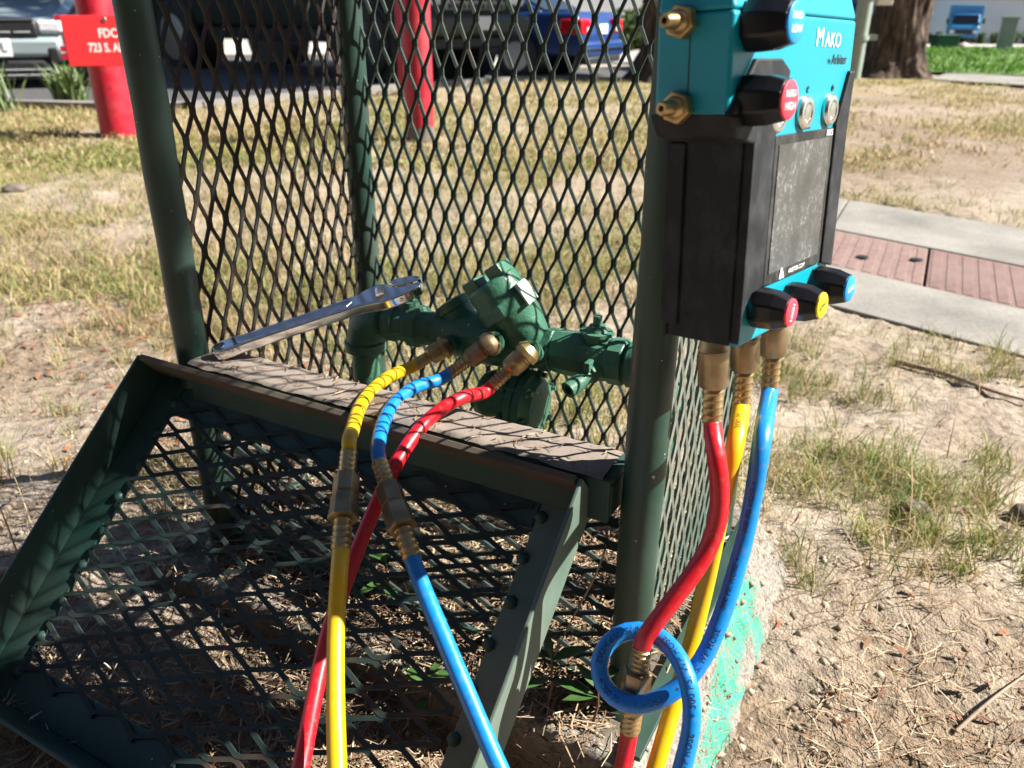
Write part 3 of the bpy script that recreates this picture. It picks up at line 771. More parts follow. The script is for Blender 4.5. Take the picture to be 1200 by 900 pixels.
# ------------------------------------------------------------------ lid leaning against the ledge
TH = math.radians(40.7)
LW = -CN * math.cos(TH) - CZ * math.sin(TH)      # down the slope
LM = (CU.cross(-LW)).normalized()
if LM.z < 0: LM = -LM
LO = C(-0.0444, -0.035, ZL)                       # top edge, left end, on the outside of the flange
LLEN, LWID, HF, FL, TK = 0.352, 0.517, 0.045, 0.042, 0.004
def LD(a, l, h): return LO + CU * a + LW * l + LM * (h - HF)      # h = 0 underside, HF flange edge
lid = thing('cage_lid', LD(LWID / 2, LLEN, 0), 'green angle iron lid with diamond mesh tilted against the cage front', 'cage lid')
def angle_iron(rng, label=None, mat='lid'):
    m_ = MB()
    for lo, hi in rng: m_.boxc(LD, lo, hi)
    return m_.build('frame_rail', M[mat], lid, 0, 0.0012)
angle_iron([((0, 0.0, 0.0), (TK, LLEN, HF)), ((TK, TK, 0.0), (FL, LLEN - TK, TK))])
angle_iron([((LWID - TK, 0, 0), (LWID, LLEN, HF)), ((LWID - FL, TK, 0), (LWID - TK, LLEN - TK, TK))], mat='lid_sunlit')
angle_iron([((TK + .0005, 0.0, 0.0), (LWID - TK - .0005, TK, HF - .0006)), ((FL + .0004, TK, 0.0004), (LWID - FL - .0004, FL, TK + .0004))])
angle_iron([((TK + .0005, LLEN - TK, 0.0), (LWID - TK - .0005, LLEN, HF - .0006)), ((FL + .0004, LLEN - FL, 0.0004), (LWID - FL - .0004, LLEN - TK, TK + .0004))])
m_ = MB(); m_.boxc(LD, (0.006, -0.0012, HF - 0.026), (LWID - 0.006, TK + .0012, HF + 0.0012))
m_.build('dirty_edge_strip', M['lid_edge'], lid, 0, 0.0008)
strand_mesh(lambda x, y, z: LD(0.039 + y, 0.022 + x, TK + 0.0020 + z * 0.8), LLEN - 0.052, LWID - 0.074, swd=0.0248, lwd=0.0535, sw=0.0044, th=0.0022, tilt=0.10, jit=0.0004, seed=9, nodef=0.04).build('mesh_panel', M['lid_mesh'], lid, 0)
m_ = MB()
for a in (0.039, LWID - 0.037):
    for l in np.linspace(0.03, LLEN - 0.03, 9):
        m_.lathe(LD(a + random.uniform(-.004, .004), l, TK + 0.0005), LM, [(0, 0.006), (0.002, 0.005), (0.0035, 0.0015)], 7)
m_.build('weld_beads', M['lid'], lid, 60)['kind'] = 'stuff'

# ------------------------------------------------------------------ backflow valve inside the cage
VV, VZ = 0.15, 0.404
valve = thing('backflow_valve', C(0.30, VV, ZS), 'green painted backflow preventer valve with pipes inside the mesh cage', 'valve')
VAX = (C(0.44, VV, 0.409) - C(0.135, VV, 0.400)).normalized()
def vz(u): return 0.400 + (u - 0.135) * 0.03
def VP(u, dv=0, dz=0): return C(u, VV + dv, vz(u) + dz)
def bend(p0, p1, p2, r, name):
    pts = []
    for t in np.linspace(0, 1, 10):
        pts.append(Vector(p0) * (1 - t) ** 2 + Vector(p1) * 2 * t * (1 - t) + Vector(p2) * t * t)
    m_ = MB(); m_.tube(pts, r, 20); return m_.build(name, M['valve'], valve, 50)
for (u, s) in ((0.112, 1), (0.472, -1)):
    m_ = MB(); m_.tube([C(u, VV, ZS - .02), C(u, VV, vz(u) - 0.03)], 0.0168, 20); m_.build('riser_pipe', M['valve'], valve, 50)
    e = bend(C(u, VV, vz(u) - 0.036), C(u, VV, vz(u)), C(u + s * 0.030, VV, vz(u)), 0.0215, 'elbow')
    m_ = MB(); m_.lathe(C(u, VV, vz(u) - 0.042), CZ, [(0, .021), (.002, .0245), (.012, .0245), (.014, .021)], 20); m_.lathe(C(u + s * .022, VV, vz(u)), CU * s, [(0, .021), (.002, .0245), (.010, .0245), (.012, .018)], 20); m_.build('elbow_lip', M['valve'], e, 40)
m_ = MB(); m_.tube([VP(0.144), VP(0.156)], 0.0175, 20); m_.build('rusty_nipple', M['rusty'], valve, 50)
m_ = MB()
m_.lathe(VP(0.150), VAX, [(0, .019), (.001, .0225), (.014, .0225), (.0145, .0205), (.030, .0205), (.0305, .024), (.046, .024), (.047, .0195), (.062, .0195)], 8, rot=.2)
m_.build('inlet_ball_valve', M['valve'], valve, 30, 0.001)
m_ = MB()
m_.lathe(VP(0.178, 0, 0.018), CZ, [(0, .010), (.010, .010), (.011, .006), (.017, .006), (.0175, .0035), (.026, .0035), (.027, 0)], 12); m_.box(VP(0.178, 0, 0.042), CU * .014, CN * .004, CZ * .0016); m_.build('valve_stem', M['valve'], valve, 40)
m_ = MB()
m_.lathe(VP(0.205), VAX, [(0, .0185), (.012, .0185), (.014, .0225), (.030, .023), (.045, .026), (.075, .028), (.105, .027), (.125, .0235), (.140, .021), (.152, .0205)], 24)
m_.build('valve_body', M['valve'], valve, 40)
m_ = MB()
m_.lathe(VP(0.345), VAX, [(0, .0225), (.001, .0245), (.013, .0245), (.014, .021)], 6, rot=.3); m_.build('union_nut', M['valve'], valve, 30, .001)
# check bonnet pointing up and to the left
BA = (CU * -0.60 + CZ * 0.80 - CN * 0.10).normalized(); BO = VP(0.335, -0.004, 0.004)
m_ = MB()
m_.lathe(BO, BA, [(0, .020), (.012, .0235), (.026, .0265), (.040, .0282), (.042, .030), (.056, .030), (.058, .0288), (.072, .0285), (.076, .0275), (.079, .024)], 28)
bon = m_.build('check_bonnet', M['valve'], valve, 35)
m_ = MB()
m_.lathe(BO + BA * 0.0405, BA, [(0, .030), (.001, .0325), (.0145, .0325), (.0155, .0302)], 8, rot=.2); m_.build('bonnet_nut', M['valve'], bon, 30, .0008)
side = BA.cross(CN).normalized()
for s in (-1, 1):
    m_ = MB(); m_.box(BO + BA * 0.080 + side * 0.0165 * s, side * .009, CN * .012, BA * .009); m_.build('lug', M['valve'], bon, 0, .0015)
m_ = MB(); sd = (CU * .75 + CZ * .5).normalized(); sd = (sd - BA * sd.dot(BA)).normalized()
m_.box(BO + BA * 0.050 + sd * 0.0315 - CN * .004, BA * .012, BA.cross(sd) * .011, sd * .0012); m_.build('name_tag', M['pale_metal'], bon, 0, .0004)
m_ = MB()
m_.lathe(VP(0.252, 0.004, 0.004), (CU * -.6 + CZ * .8).normalized(), [(0, .016), (.026, .018), (.027, .020), (.036, .020), (.038, .010)], 18); m_.build('second_bonnet', M['valve'], valve, 35)
# relief valve hanging under the body
RO = C(0.292, VV - 0.012, 0.346)
m_ = MB(); m_.lathe(RO, CU, [(-.012, .016), (-.010, .024), (0, .0285), (.026, .0285), (.028, .026)], 28); rel = m_.build('relief_chamber', M['valve'], valve, 40)
m_ = MB(); m_.lathe(RO, CU, [(.027, .030), (.029, .0345), (.036, .0345), (.037, .0325), (.038, .0325), (.039, .0345), (.047, .0345), (.049, .031), (.056, .026), (.060, .014)], 28); m_.build('flange', M['valve'], rel, 35)
for k in range(6):
    a = k * math.pi / 3 + .25; c_ = RO + (CN * math.cos(a) + CZ * math.sin(a)) * 0.033
    m_ = MB(); m_.lathe(c_, CU, [(.022, .0048), (.0265, .0048), (.0267, .0028), (.0475, .0028), (.0477, .0055), (.053, .0055), (.0535, .003), (.058, .003)], 6); m_.build('bolt', M['valve'], rel, 30)
m_ = MB(); m_.tube([RO + CU * .02 + CZ * .02, VP(0.318)], .017, 18); m_.build('neck', M['valve'], rel, 50)
m_ = MB(); m_.lathe(RO + CU * .014 - CZ * .022, -CZ, [(0, .022), (.012, .020), (.030, .017), (.031, .0)], 18); m_.build('drain_spout', M['valve'], rel, 40)
m_ = MB(); m_.box(RO + CU * .050 - CN * .004 - CZ * .030, CU * .008, CN * .012, CZ * .011); m_.build('drain_bracket', M['valve'], rel, 0, .0015)
# outlet ball valve, stem and open test cock
m_ = MB()
m_.lathe(VP(0.358), VAX, [(0, .0195), (.001, .022), (.010, .0225), (.024, .0235), (.046, .0235), (.060, .0215), (.061, .0235), (.076, .0235), (.078, .019), (.095, .019)], 10, rot=.15)
m_.build('outlet_ball_valve', M['valve'], valve, 32, .001)
m_ = MB()
m_.lathe(VP(0.402, 0, 0.016), CZ, [(0, .013), (.008, .013), (.0085, .0155), (.012, .0155), (.0125, .011), (.018, .008), (.0185, .0045), (.028, .0045), (.0285, 0)], 12); m_.box(VP(0.402, 0, 0.0268), CU * .017, CN * .004, CZ * .0014); m_.build('valve_stem', M['valve'], valve, 35)
def cock(u, z0, dirv, ln, r=0.0085):
    m_ = MB(); P0 = C(u, VV - 0.010, z0)
    d = Vector(dirv).normalized()
    m_.lathe(P0, d, [(0, r * 1.35), (ln * .35, r * 1.35), (ln * .36, r * 1.0), (ln * .62, r), (ln * .63, r * 1.15), (ln, r * 1.15), (ln, r * .72), (ln * .75, r * .7), (ln * .75, 0)], 14)
    t = m_.build('test_cock', M['valve'], valve, 35)
    return P0 + d * ln
TCD = -CN * 0.9 - CU * 0.35 - CZ * 0.28
tip4 = cock(0.412, vz(.41) - 0.004, TCD, 0.046, .0075)
m_ = MB(); m_.box(tip4 - Vector(TCD).normalized() * .030 + CZ * .010, CU * .003, CN * .009, CZ * .005); m_.build('cock_screw', M['valve'], valve, 0, .0008)

# ------------------------------------------------------------------ hoses
HR = 0.0063
def lerp(a, b, t): return Vector(a) * (1 - t) + Vector(b) * t
def hose_tube(pts, mat, parent, step=0.008):
    path = smooth_path(pts, step)
    ph = random.random() * 9
    path = [p + Vector((math.sin(i * .31 + ph) + math.sin(i * .13), math.cos(i * .27 + ph), math.sin(i * .19 + 2 * ph))) * .00035 for i, p in enumerate(path)]
    m_ = MB(); m_.tube(path, [HR * (1 + .018 * math.sin(i * .41 + ph) + .012 * math.sin(i * .17)) for i in range(len(path))], 18); m_.build('hose_tube', mat, parent, 60)
    return path
def ferrule(P0, P1, parent, mat='brass', r=0.0066):      # ribbed crimp from P0 to P1
    P0, P1 = Vector(P0), Vector(P1); L_ = (P1 - P0).length; prof = [(0, r * .85)]
    n = 5
    for i in range(n):
        a = i / n; prof += [(L_ * (a + .02), r * 1.02), (L_ * (a + .10), r * 1.16), (L_ * (a + .14), r * 1.02)]
    prof += [(L_, r * 1.05)]
    m_ = MB(); m_.lathe(P0, P1 - P0, prof, 12); return m_.build('crimp_ferrule', M[mat], parent, 30)
def valve_adaptor(P0, P1, parent, mat):                  # test cock side P0, hose side P1
    P0, P1 = Vector(P0), Vector(P1); L_ = (P1 - P0).length; r = 0.0118
    m_ = MB(); m_.lathe(P0, P1 - P0, [(-.004, r * .7), (0, r * .95), (L_ * .05, r * 1.08), (L_ * .16, r * 1.08), (L_ * .18, r * .82), (L_ * .22, r * .82), (L_ * .24, r * .9), (L_ * .52, r * .86), (L_ * .58, r * .6), (L_ * .60, r * .5), (L_ * .66, r * .5)], 24)
    m_.build('brass_adaptor', M[mat], parent, 30)
    ferrule(lerp(P0, P1, .62), P1, parent, 'brass', .0060)
def coupler(P0, P1, parent, mat='brass_dull'):           # ferrule - hex body - ferrule
    P0, P1 = Vector(P0), Vector(P1); d = P1 - P0; L_ = d.length
    ferrule(lerp(P0, P1, 0.27), P0, parent, 'brass', .0064)
    m_ = MB(); m_.lathe(lerp(P0, P1, .26), d, [(0, .0075), (.001, .0105), (L_ * .19, .0105), (L_ * .2, .0098), (L_ * .21, .0098), (L_ * .22, .0113), (L_ * .33, .0113), (L_ * .34, .0116), (L_ * .39, .0116), (L_ * .40, .0122), (L_ * .44, .0122), (L_ * .45, .007)], 6, rot=.5)
    m_.build('hex_coupler', M[mat], parent, 30, .0006)
    ferrule(lerp(P0, P1, 0.70), P1, parent, 'brass', .0066)
def gauge_fitting(P0, P1, P2, parent):                   # coupling body P0-P1, ferrule to P2
    P0, P1, P2 = Vector(P0), Vector(P1), Vector(P2); L_ = (P1 - P0).length
    m_ = MB(); m_.lathe(P0, P1 - P0, [(-.008, .006), (-.001, .006), (0, .0085), (L_ * .15, .0098), (L_ * .2, .0105), (L_ * .24, .0096), (L_ * .30, .0098), (L_ * .92, .0104), (L_, .0095), (L_ + .001, .0055), (L_ + .004, .0055)], 24)
    m_.build('quick_coupling', M['brass_dull'], parent, 30)
    ferrule(lerp(P1, P2, .04), P2, parent, 'brass', .0062)
def hose_text(s, size, path, s0, ang, parent, mat, flip=False):
    """print that follows the jacket of a hose along its path"""
    me = text_mesh(s, size, 0, 'LEFT', 0.0)
    P_ = [Vector(p) for p in path]; cum = [0]
    for a, b in zip(P_[:-1], P_[1:]): cum.append(cum[-1] + (b - a).length)
    tang = [(P_[min(i + 1, len(P_) - 1)] - P_[max(i - 1, 0)]).normalized() for i in range(len(P_))]
    for v in me.vertices:
        d = s0 + v.co.x
        i = min(max(np.searchsorted(cum, d) - 1, 0), len(P_) - 2); t = (d - cum[i]) / max(1e-6, cum[i + 1] - cum[i])
        p = P_[i].lerp(P_[i + 1], t); T = tang[i].lerp(tang[i + 1], t).normalized()
        N = (Vector((0, 0, H)) - p).normalized() if ang is None else Vector(ang)
        N = (N - T * N.dot(T)).normalized(); Bv = N.cross(T)
        a = v.co.y / HR * (-1 if flip else 1) + HOSE_ROT
        v.co = p + (N * math.cos(a) + Bv * math.sin(a)) * (HR + 0.00012)
    me.materials.clear(); me.materials.append(mat)
    return link('print', me, parent)
HOSE_ROT = 0.0

# device frame (gauge) is needed for the hose ends
DO, DS = at(862, 409, 0.485), 0.951
DA, DU, DN = Vector((0.6574, 0.7527, -0.0367)), Vector((-0.0288, 0.0737, 0.9969)), Vector((0.7530, -0.6542, 0.0701))
def D(p, h, q): return DO + (DA * p + DU * h - DN * q) * DS

def cp_(px, py, v):      # picture point on the cage plane at depth v
    r = ray(px, py); t = (CL - Vector((0, 0, H)) + CN * v).dot(CN) / r.dot(CN)
    return Vector((0, 0, H)) + r * t
gp = lambda x, y, z: Vector((x, y, z))
# yellow
yel = thing('yellow_hose', at(395, 700, .58), 'yellow test hose curving over the ledge from the leftmost test cock', 'hose', 'test hoses between valve and gauge')
Y0, Y1 = cp_(524, 405, .112), cp_(488, 427, .090)
cock(0.245, vz(.245) - .004, Y0 - C(0.245, VV - .01, vz(.245) - .004), (Y0 - C(0.245, VV - .01, vz(.245) - .004)).length + .002)
valve_adaptor(Y0, Y1, yel, 'brass')
ya, yb = at(409, 529, .655), at(399, 646, .595)
yp1 = hose_tube([lerp(Y0, Y1, .93), Y1 + (Y1 - Y0) * .25, cp_(458, 440, .052), at(434, 459, .775), at(420, 480, .73), at(412, 506, .69), ya + Vector((0, 0, .010)), ya - Vector((0, 0, .003))], M['hose_yellow'], yel)
coupler(ya, yb, yel)
hose_low_y = [yb + (yb - ya) * -.05, yb + (yb - ya) * .15, at(394, 720, .578), at(393, 800, .555), at(394, 890, .53), at(396, 960, .51), at(400, 1040, .49), gp(-.09, .14, .025), gp(-.02, .05, .01), gp(.05, .04, .012), gp(.08, .13, .025), at(738, 1010, .57), at(756, 945, .575), at(772, 890, .578), at(795, 805, .588), at(813, 742, .59), at(828, 680, .585), at(847, 585, .562), at(861, 520, .550)]
FY0, FY1, FY2 = D(.0775, -.010, .03), D(.0795, -.042, .03), D(.0802, -.0702, .03)
yp2 = hose_tube(hose_low_y + [lerp(FY2, FY1, -.12), lerp(FY2, FY1, .1)], M['hose_yellow'], yel)
gauge_fitting(FY0, FY1, FY2, yel)
# blue
blu = thing('blue_hose', at(540, 780, .55), 'blue test hose with a loop hanging beside the right post', 'hose', 'test hoses between valve and gauge')
B0, B1 = cp_(579, 400, .106), cp_(527, 438, .082)
cock(0.300, vz(.30) - .006, B0 - C(0.300, VV - .01, vz(.30) - .006), (B0 - C(0.300, VV - .01, vz(.30) - .006)).length + .002)
valve_adaptor(B0, B1, blu, 'brass_dull')
ba, bb = at(445, 542, .655), at(484, 656, .595)
bp1 = hose_tube([lerp(B0, B1, .93), B1 + (B1 - B0) * .22, cp_(488, 452, .045), at(462, 472, .755), at(447, 500, .705), ba + (ba - bb) * .10, ba + (bb - ba) * .03], M['hose_blue'], blu)
coupler(ba, bb, blu)
FB0, FB1, FB2 = D(.1257, -.012, .03), D(.1281, -.0437, .03), D(.1293, -.0727, .03)
hose_low_b = [bb + (bb - ba) * -.04, bb + (bb - ba) * .14, at(505, 712, .572), at(532, 780, .55), at(572, 870, .525), at(607, 945, .508), at(648, 1030, .485), gp(.04, .17, .03), gp(.09, .09, .012), gp(.12, .07, .012), gp(.14, .14, .03), at(760, 1020, .52), at(784, 955, .53), at(797, 910, .53), at(808, 870, .53), at(812, 835, .53), at(806, 795, .534), at(790, 762, .548), at(765, 740, .568), at(735, 736, .573), at(710, 751, .574), at(700, 780, .571), at(712, 810, .566), at(738, 827, .556), at(770, 822, .55), at(800, 802, .55), at(824, 772, .551), at(848, 716, .553), at(867, 650, .556), at(882, 585, .553), at(895, 510, .552)]
bp2 = hose_tube(hose_low_b + [lerp(FB2, FB1, -.12), lerp(FB2, FB1, .1)], M['hose_blue'], blu, .006)
gauge_fitting(FB0, FB1, FB2, blu)
# red
red = thing('red_hose', at(430, 610, .6), 'red test hose crossing behind the blue and yellow ones', 'hose', 'test hoses between valve and gauge')
R0, R1 = cp_(621, 410, .100), cp_(577, 452, .072)
cock(0.345, vz(.345) - .006, R0 - C(0.345, VV - .01, vz(.345) - .006), (R0 - C(0.345, VV - .01, vz(.345) - .006)).length + .002)
valve_adaptor(R0, R1, red, 'brass')
FR0, FR1, FR2 = D(.0292, -.006, .03), D(.0326, -.0408, .03), D(.0338, -.0698, .03)
ra, rb = at(752, 757, .556), at(738, 856, .580)
rp1 = hose_tube([lerp(R0, R1, .93), R1 + (R1 - R0) * .22, cp_(540, 466, .012), at(503, 490, .716), at(470, 532, .686), at(440, 592, .662), at(415, 655, .640), at(388, 735, .61), at(368, 820, .580), at(351, 905, .555), at(335, 975, .53), at(322, 1050, .51), gp(-.14, .14, .025), gp(-.06, .0, .01), gp(.06, .0, .012), gp(.08, .11, .025), at(705, 1020, .58), at(718, 955, .585), at(730, 905, .583), rb + (rb - ra) * .15, rb], M['hose_red'], red)
coupler(ra, rb, red)
rp2 = hose_tube([ra + (rb - ra) * .02, ra + (ra - rb) * .10, at(763, 736, .552), at(783, 708, .549), at(808, 678, .548), at(832, 640, .548), at(843, 600, .542), at(842, 555, .536), at(836, 520, .532), lerp(FR2, FR1, -.12), lerp(FR2, FR1, .1)], M['hose_red'], red)
gauge_fitting(FR0, FR1, FR2, red)
# print along the jackets
def cumlen(path): return sum((b - a).length for a, b in zip(path[:-1], path[1:]))
Lb2 = cumlen(bp2)
HOSE_ROT = -0.15
for k_ in range(6):
    hose_text('+ 300 PSI WP HOSE ', 0.0062, bp2, Lb2 - 0.575 + k_ * 0.062, None, blu, M['hose_print'])
HOSE_ROT = 0.15
for k_ in range(2):
    hose_text('300 PSI HOSE +', 0.0056, bp2, Lb2 - 0.20 + k_ * 0.055, None, blu, M['hose_print'])
HOSE_ROT = 0.0
hose_text('300 PSI', 0.0060, yp1, cumlen(yp1) - 0.075, None, yel, M['hose_print_brown'])
hose_text('300 PSI', 0.0056, yp2, cumlen(yp2) - 0.035, None, yel, M['hose_print_brown'])

# ------------------------------------------------------------------ adjustable wrench
W0, W1 = C(0.044, 0.002, ZL + 0.0090), cp_(484, 336, .125)
wx = (W1 - W0).normalized(); WLEN = (W1 - W0).length
vdir = (Vector((0, 0, H)) - W0).normalized()
wn_ = (CZ * 0.94 + (-CN) * 0.20 + CU * .02); wn_ = (wn_ - wx * wn_.dot(wx)).normalized()
ww = wn_.cross(wx).normalized()                     # across the flat face
def WF(a, b, c): return W0 + wx * a + ww * b * 1.0 + wn_ * c * 1.08
wr = thing('adjustable_wrench', W0, 'chrome adjustable wrench lying across the ledge and the valve pipe', 'wrench')
s = WLEN
hp = [(-.010, -.004), (-.0075, -.0088), (0, -.0112), (.012, -.0112), (.030, -.0098), (s * .55, -.0105), (s * .72, -.0120), (s * .80, -.0165), (s * .84, -.0195)]
jaw_fixed = [(s * .90, -.0195), (s * .97, -.0175), (s * 1.03, -.0130), (s * 1.055, -.0070), (s * 1.03, -.0028), (s * .95, -.0015), (s * .895, .0045)]
hp2 = [(s * .875, .0150), (s * .835, .0200), (s * .79, .0190), (s * .72, .0125), (s * .55, .0105), (.030, .0098), (.012, .0112), (0, .0112), (-.0075, .0088), (-.010, .004)]
m_ = MB(); m_.prism(hp + jaw_fixed + hp2, WF, -.0055, .0055); m_.build('handle', M['chrome'], wr, 40, .0022, 3)
m_ = MB(); m_.prism([(.022, -.0055), (s * .66, -.0065), (s * .69, 0), (s * .66, .0065), (.022, .0055), (.017, 0)], WF, .0050, .0058); m_.build('recess', M['chrome_dark'], wr, 0, .0003)
m_ = MB(); m_.prism([(s * .882, .0160), (s * .905, .0080), (s * .955, .0030), (s * 1.03, .0018), (s * 1.055, .0050), (s * 1.035, .0115), (s * .98, .0175), (s * .91, .0205)], WF, -.0048, .0052); m_.build('movable_jaw', M['chrome'], wr, 40, .0016)
m_ = MB()
pk = WF(s * .835, -.001, .0040)
m_.lathe(pk - ww * .008, ww, [x for i in range(8) for x in ((i * .002, .0030), (i * .002 + .0007, .0056), (i * .002 + .0014, .0056))] + [(.016, .0035)], 14); m_.build('knurl', M['chrome'], wr, 30)
m_ = MB(); m_.lathe(WF(-.001, 0, .0048), wn_, [(0, .0062), (.0014, .0058), (.0015, 0)], 16); m_.build('hang_hole', M['black_trim'], wr)
m_ = MB(); m_.lathe(WF(s * .93, -.0165, 0), -ww, [(-.002, .0022), (.0028, .0022), (.0032, .0016), (.0033, 0)], 12); m_.build('jaw_pin', M['chrome'], wr)

# ------------------------------------------------------------------ test gauge hanging beside the right post
dev = thing('test_gauge', D(.07, 0, .025), 'teal and black digital gauge hanging on the right post above three hoses', 'gauge')
m_ = MB()
low = [(.003, -.0005), (.1395, -.0005), (.1410, .03), (.1410, .13), (.1450, .160), (.1450, .194), (-.0310, .194), (-.0310, .140), (.001, .1345), (.001, .012)]
m_.prism(low, D, 0.0, .0465)
top = [(-.031, .1941), (.145, .1941), (.137, .232), (-.012, .232)]
f = [D(-.031, .1942, 0), D(.145, .1942, 0), D(.126, .290, .026), D(-.012, .290, .026), D(-.031, .1942, .0465), D(.145, .1942, .0465), D(.126, .290, .044), D(-.012, .290, .044)]
m_.add(f, [(0, 1, 2, 3), (4, 7, 6, 5), (0, 4, 5, 1), (1, 5, 6, 2), (2, 6, 7, 3), (3, 7, 4, 0)])
m_.build('body_shell', M['teal'], dev, 0, .0022, 3)
m_ = MB()
m_.prism([(-.0012, .003), (-.0012, .1355), (.0272, .1355), (.0272, .0352), (.0120, .0335), (.0060, .0290), (.0006, .0200)], D, -.0026, .0042)
m_.build('front_bumper', M['armour'], dev, 0, .0012)
m_ = MB(); m_.boxc(D, (-.0030, .0015, .0036), (-.0002, .1275, .0480)); m_.boxc(D, (-.0052, .010, .0400), (-.0032, .1240, .0530)); m_.boxc(D, (-.0030, .0, .0485), (.1410, .190, .0520)); m_.build('side_bumper', M['armour'], dev, 0, .0010)
m_ = MB(); m_.prism([(-.0322, .1415), (-.0240, .1290), (.0, .1240), (.0285, .1240), (.0285, .1415)], D, -.0024, .0490); m_.build('shoulder_bumper', M['armour'], dev, 0, .0014)
m_ = MB(); m_.prism([(-.0325, .1417), (-.0060, .1700), (.0270, .1700), (.0395, .1635), (.0378, .1553), (.0320, .1470), (.0286, .1417)], D, -.0030, .0020); m_.build('knob_surround', M['armour'], dev, 0, .0010)
m_ = MB(); m_.prism([(.1225, .0335), (.1438, .0280), (.1438, .1310), (.1470, .1625), (.1380, .1625), (.1225, .1285)], D, -.0026, .0480); m_.build('front_bumper', M['armour'], dev, 0, .0012)
m_ = MB(); m_.boxc(D, (.0295, .0340, -.0016), (.1205, .1268, .0010)); scr = m_.build('screen_panel', M['glassblack'], dev, 0, .0006)
m_ = MB(); m_.boxc(D, (.0348, .0415, -.0021), (.1140, .1212, -.0017)); m_.build('screen', M['lcd'], scr, 0)
def knob(p, h, ln, r0, r1, capm, txt, rot=0, tcol='white_print'):
    O = D(p, h, 0)
    m_ = MB(); m_.lathe(O, DN, [(0, r0 * .98), (ln * .25, r0), (ln * .62, r0 * .95), (ln * .66, r0 * .93), (ln * .97, r1 * 1.08), (ln, r1 * 1.0)], 8, rot=.39); k_ = m_.build('knob', M['knob'], dev, 20, .0010)
    m_ = MB(); m_.lathe(O + DN * (ln - .0004), DN, [(0, r1 * .97), (.0012, r1 * .97), (.0016, r1 * .90), (.00161, 0)], 28); c_ = m_.build('knob_cap', M[capm], k_, 40)
    ex, ey = DA, DU
    if rot: ex, ey = (DA * math.cos(rot) + DU * math.sin(rot)), (DU * math.cos(rot) - DA * math.sin(rot))
    n_ = len(txt)
    for i, t in enumerate(txt):
        lettering(t, r1 * (.52 if len(t) < 5 else .44), O + DN * (ln + .0013) + ey * (((n_ - 1) / 2 - i) * r1 * .62), ex, ey, M[tcol], k_, .0001)
    return k_
knob(-.0115, .1868, .0235, .0142, .0101, 'cap_blue', ['BLEED', 'LOW'])
knob(-.0110, .1485, .0235, .0140, .0101, 'cap_red', ['BLEED', 'HIGH'])
knob(.0230, .0225, .0225, .0128, .0086, 'cap_red', ['HIGH'], 1.3)
knob(.0740, .0160, .0225, .0128, .0086, 'cap_yellow', ['BYPASS'], .35, 'black_print')
knob(.1190, .0185, .0240, .0130, .0090, 'cap_blue', ['LOW'], .1)
for p in (.0295, .0697, .1105):
    m_ = MB(); m_.lathe(D(p, .1385, 0), DN, [(0, .0098), (.0018, .0098), (.0034, .0086), (.0036, .0060), (.0026, .0055), (.0024, .0050), (.0034, .0046), (.0036, 0)], 28); m_.build('button', M['steel'], dev, 30)
# marks on the face
fz = -.0004
lettering('M', .0150, D(.0845, .1820, fz), DA, DU, M['white_print'], dev, .00005, .98)
lettering('AKO', .0118, D(.1062, .1808, fz), DA, DU, M['white_print'], dev, .00005, 1.0)
lettering('by', .0042, D(.1035, .1688, fz), DA, DU, M['black_print'], dev, .0001)
lettering('Arbiter', .0082, D(.1205, .1695, fz), DA, DU, M['black_print'], dev, .0001)
lettering('MK5', .0052, D(.1130, .1238, -.0020), DA, DU, M['white_print'], scr, .0001, bold=.00006)
lettering('ARBITER.COM', .0040, D(.0790, .0378, -.0020), DA, DU, M['white_print'], scr, .0001)
m_ = MB(); m_.prism([(.0515, .0350), (.0550, .0350), (.0560, .0420), (.0535, .0425)], D, -.0022, -.0017); m_.prism([(.0566, .0350), (.0590, .0350), (.0570, .0405)], D, -.0022, -.0017); m_.build('logo', M['white_print'], scr, 0)
# power and menu symbols above the buttons
m_ = MB()
for p in (.0735, .1140):
    pts = [D(p + .0016 * math.cos(a), .1520 + .0016 * math.sin(a), -.0003) for a in np.linspace(.6 if p < .1 else 2.0, 5.4 if p < .1 else 7.0, 9)]
    m_.tube(pts, .00035, 6)
    m_.tube([D(p, .1520, -.0003), D(p, .1542, -.0003)], .00035, 6)
m_.boxc(D, (.0745, .1283, -.0004), (.0830, .1291, .0002))
m_.build('symbols', M['black_print'], dev, 0)['kind'] = 'stuff'
m_ = MB(); m_.boxc(lambda a, b, c: D(a, b, c), (-.0313, .1425, .0250), (-.0308, .1935, .0256)); m_.build('seam', M['black_print'], dev, 0)
for h in (.1895, .1455):
    O = D(-.0310, h, .0295)
    m_ = MB(); m_.lathe(O, -DA, [(0, .0088), (.0060, .0088), (.0066, .0080)], 6, rot=.3); nt_ = m_.build('hex_nut', M['brass'], dev, 20, .0006)
    m_ = MB(); m_.lathe(O - DA * .006, -DA, [(0, .0062), (.003, .0055), (.004, .0042), (.012, .0038), (.0135, .0030), (.0135, .0016), (.009, .0015), (.009, 0)], 16); m_.build('nozzle', M['brass'], nt_, 40)
# carrying loop on top and the strap that holds the gauge on the post
m_ = MB(); m_.tube([D(.005, .286, .036), D(.006, .330, .036), D(.025, .352, .036), D(.090, .352, .036), D(.108, .330, .036), D(.109, .286, .036)], .006, 12); m_.build('carry_handle', M['armour'], dev, 60)
Rp = C(WID, 0, 0); ctr = Vector((Rp.x, Rp.y, D(.039, .25, .05).z))
m_ = MB(); m_.lathe(ctr - CZ * .011, CZ, [(0, OR + .0004), (0, OR + .0022), (.022, OR + .0022), (.022, OR + .0004)], 24)
dv = D(.039, .25, .044) - ctr; m_.box(ctr + dv * .62, dv * .40, dv.cross(CZ).normalized() * .006, CZ * .010)
m_.build('strap', M['armour'], dev, 30)

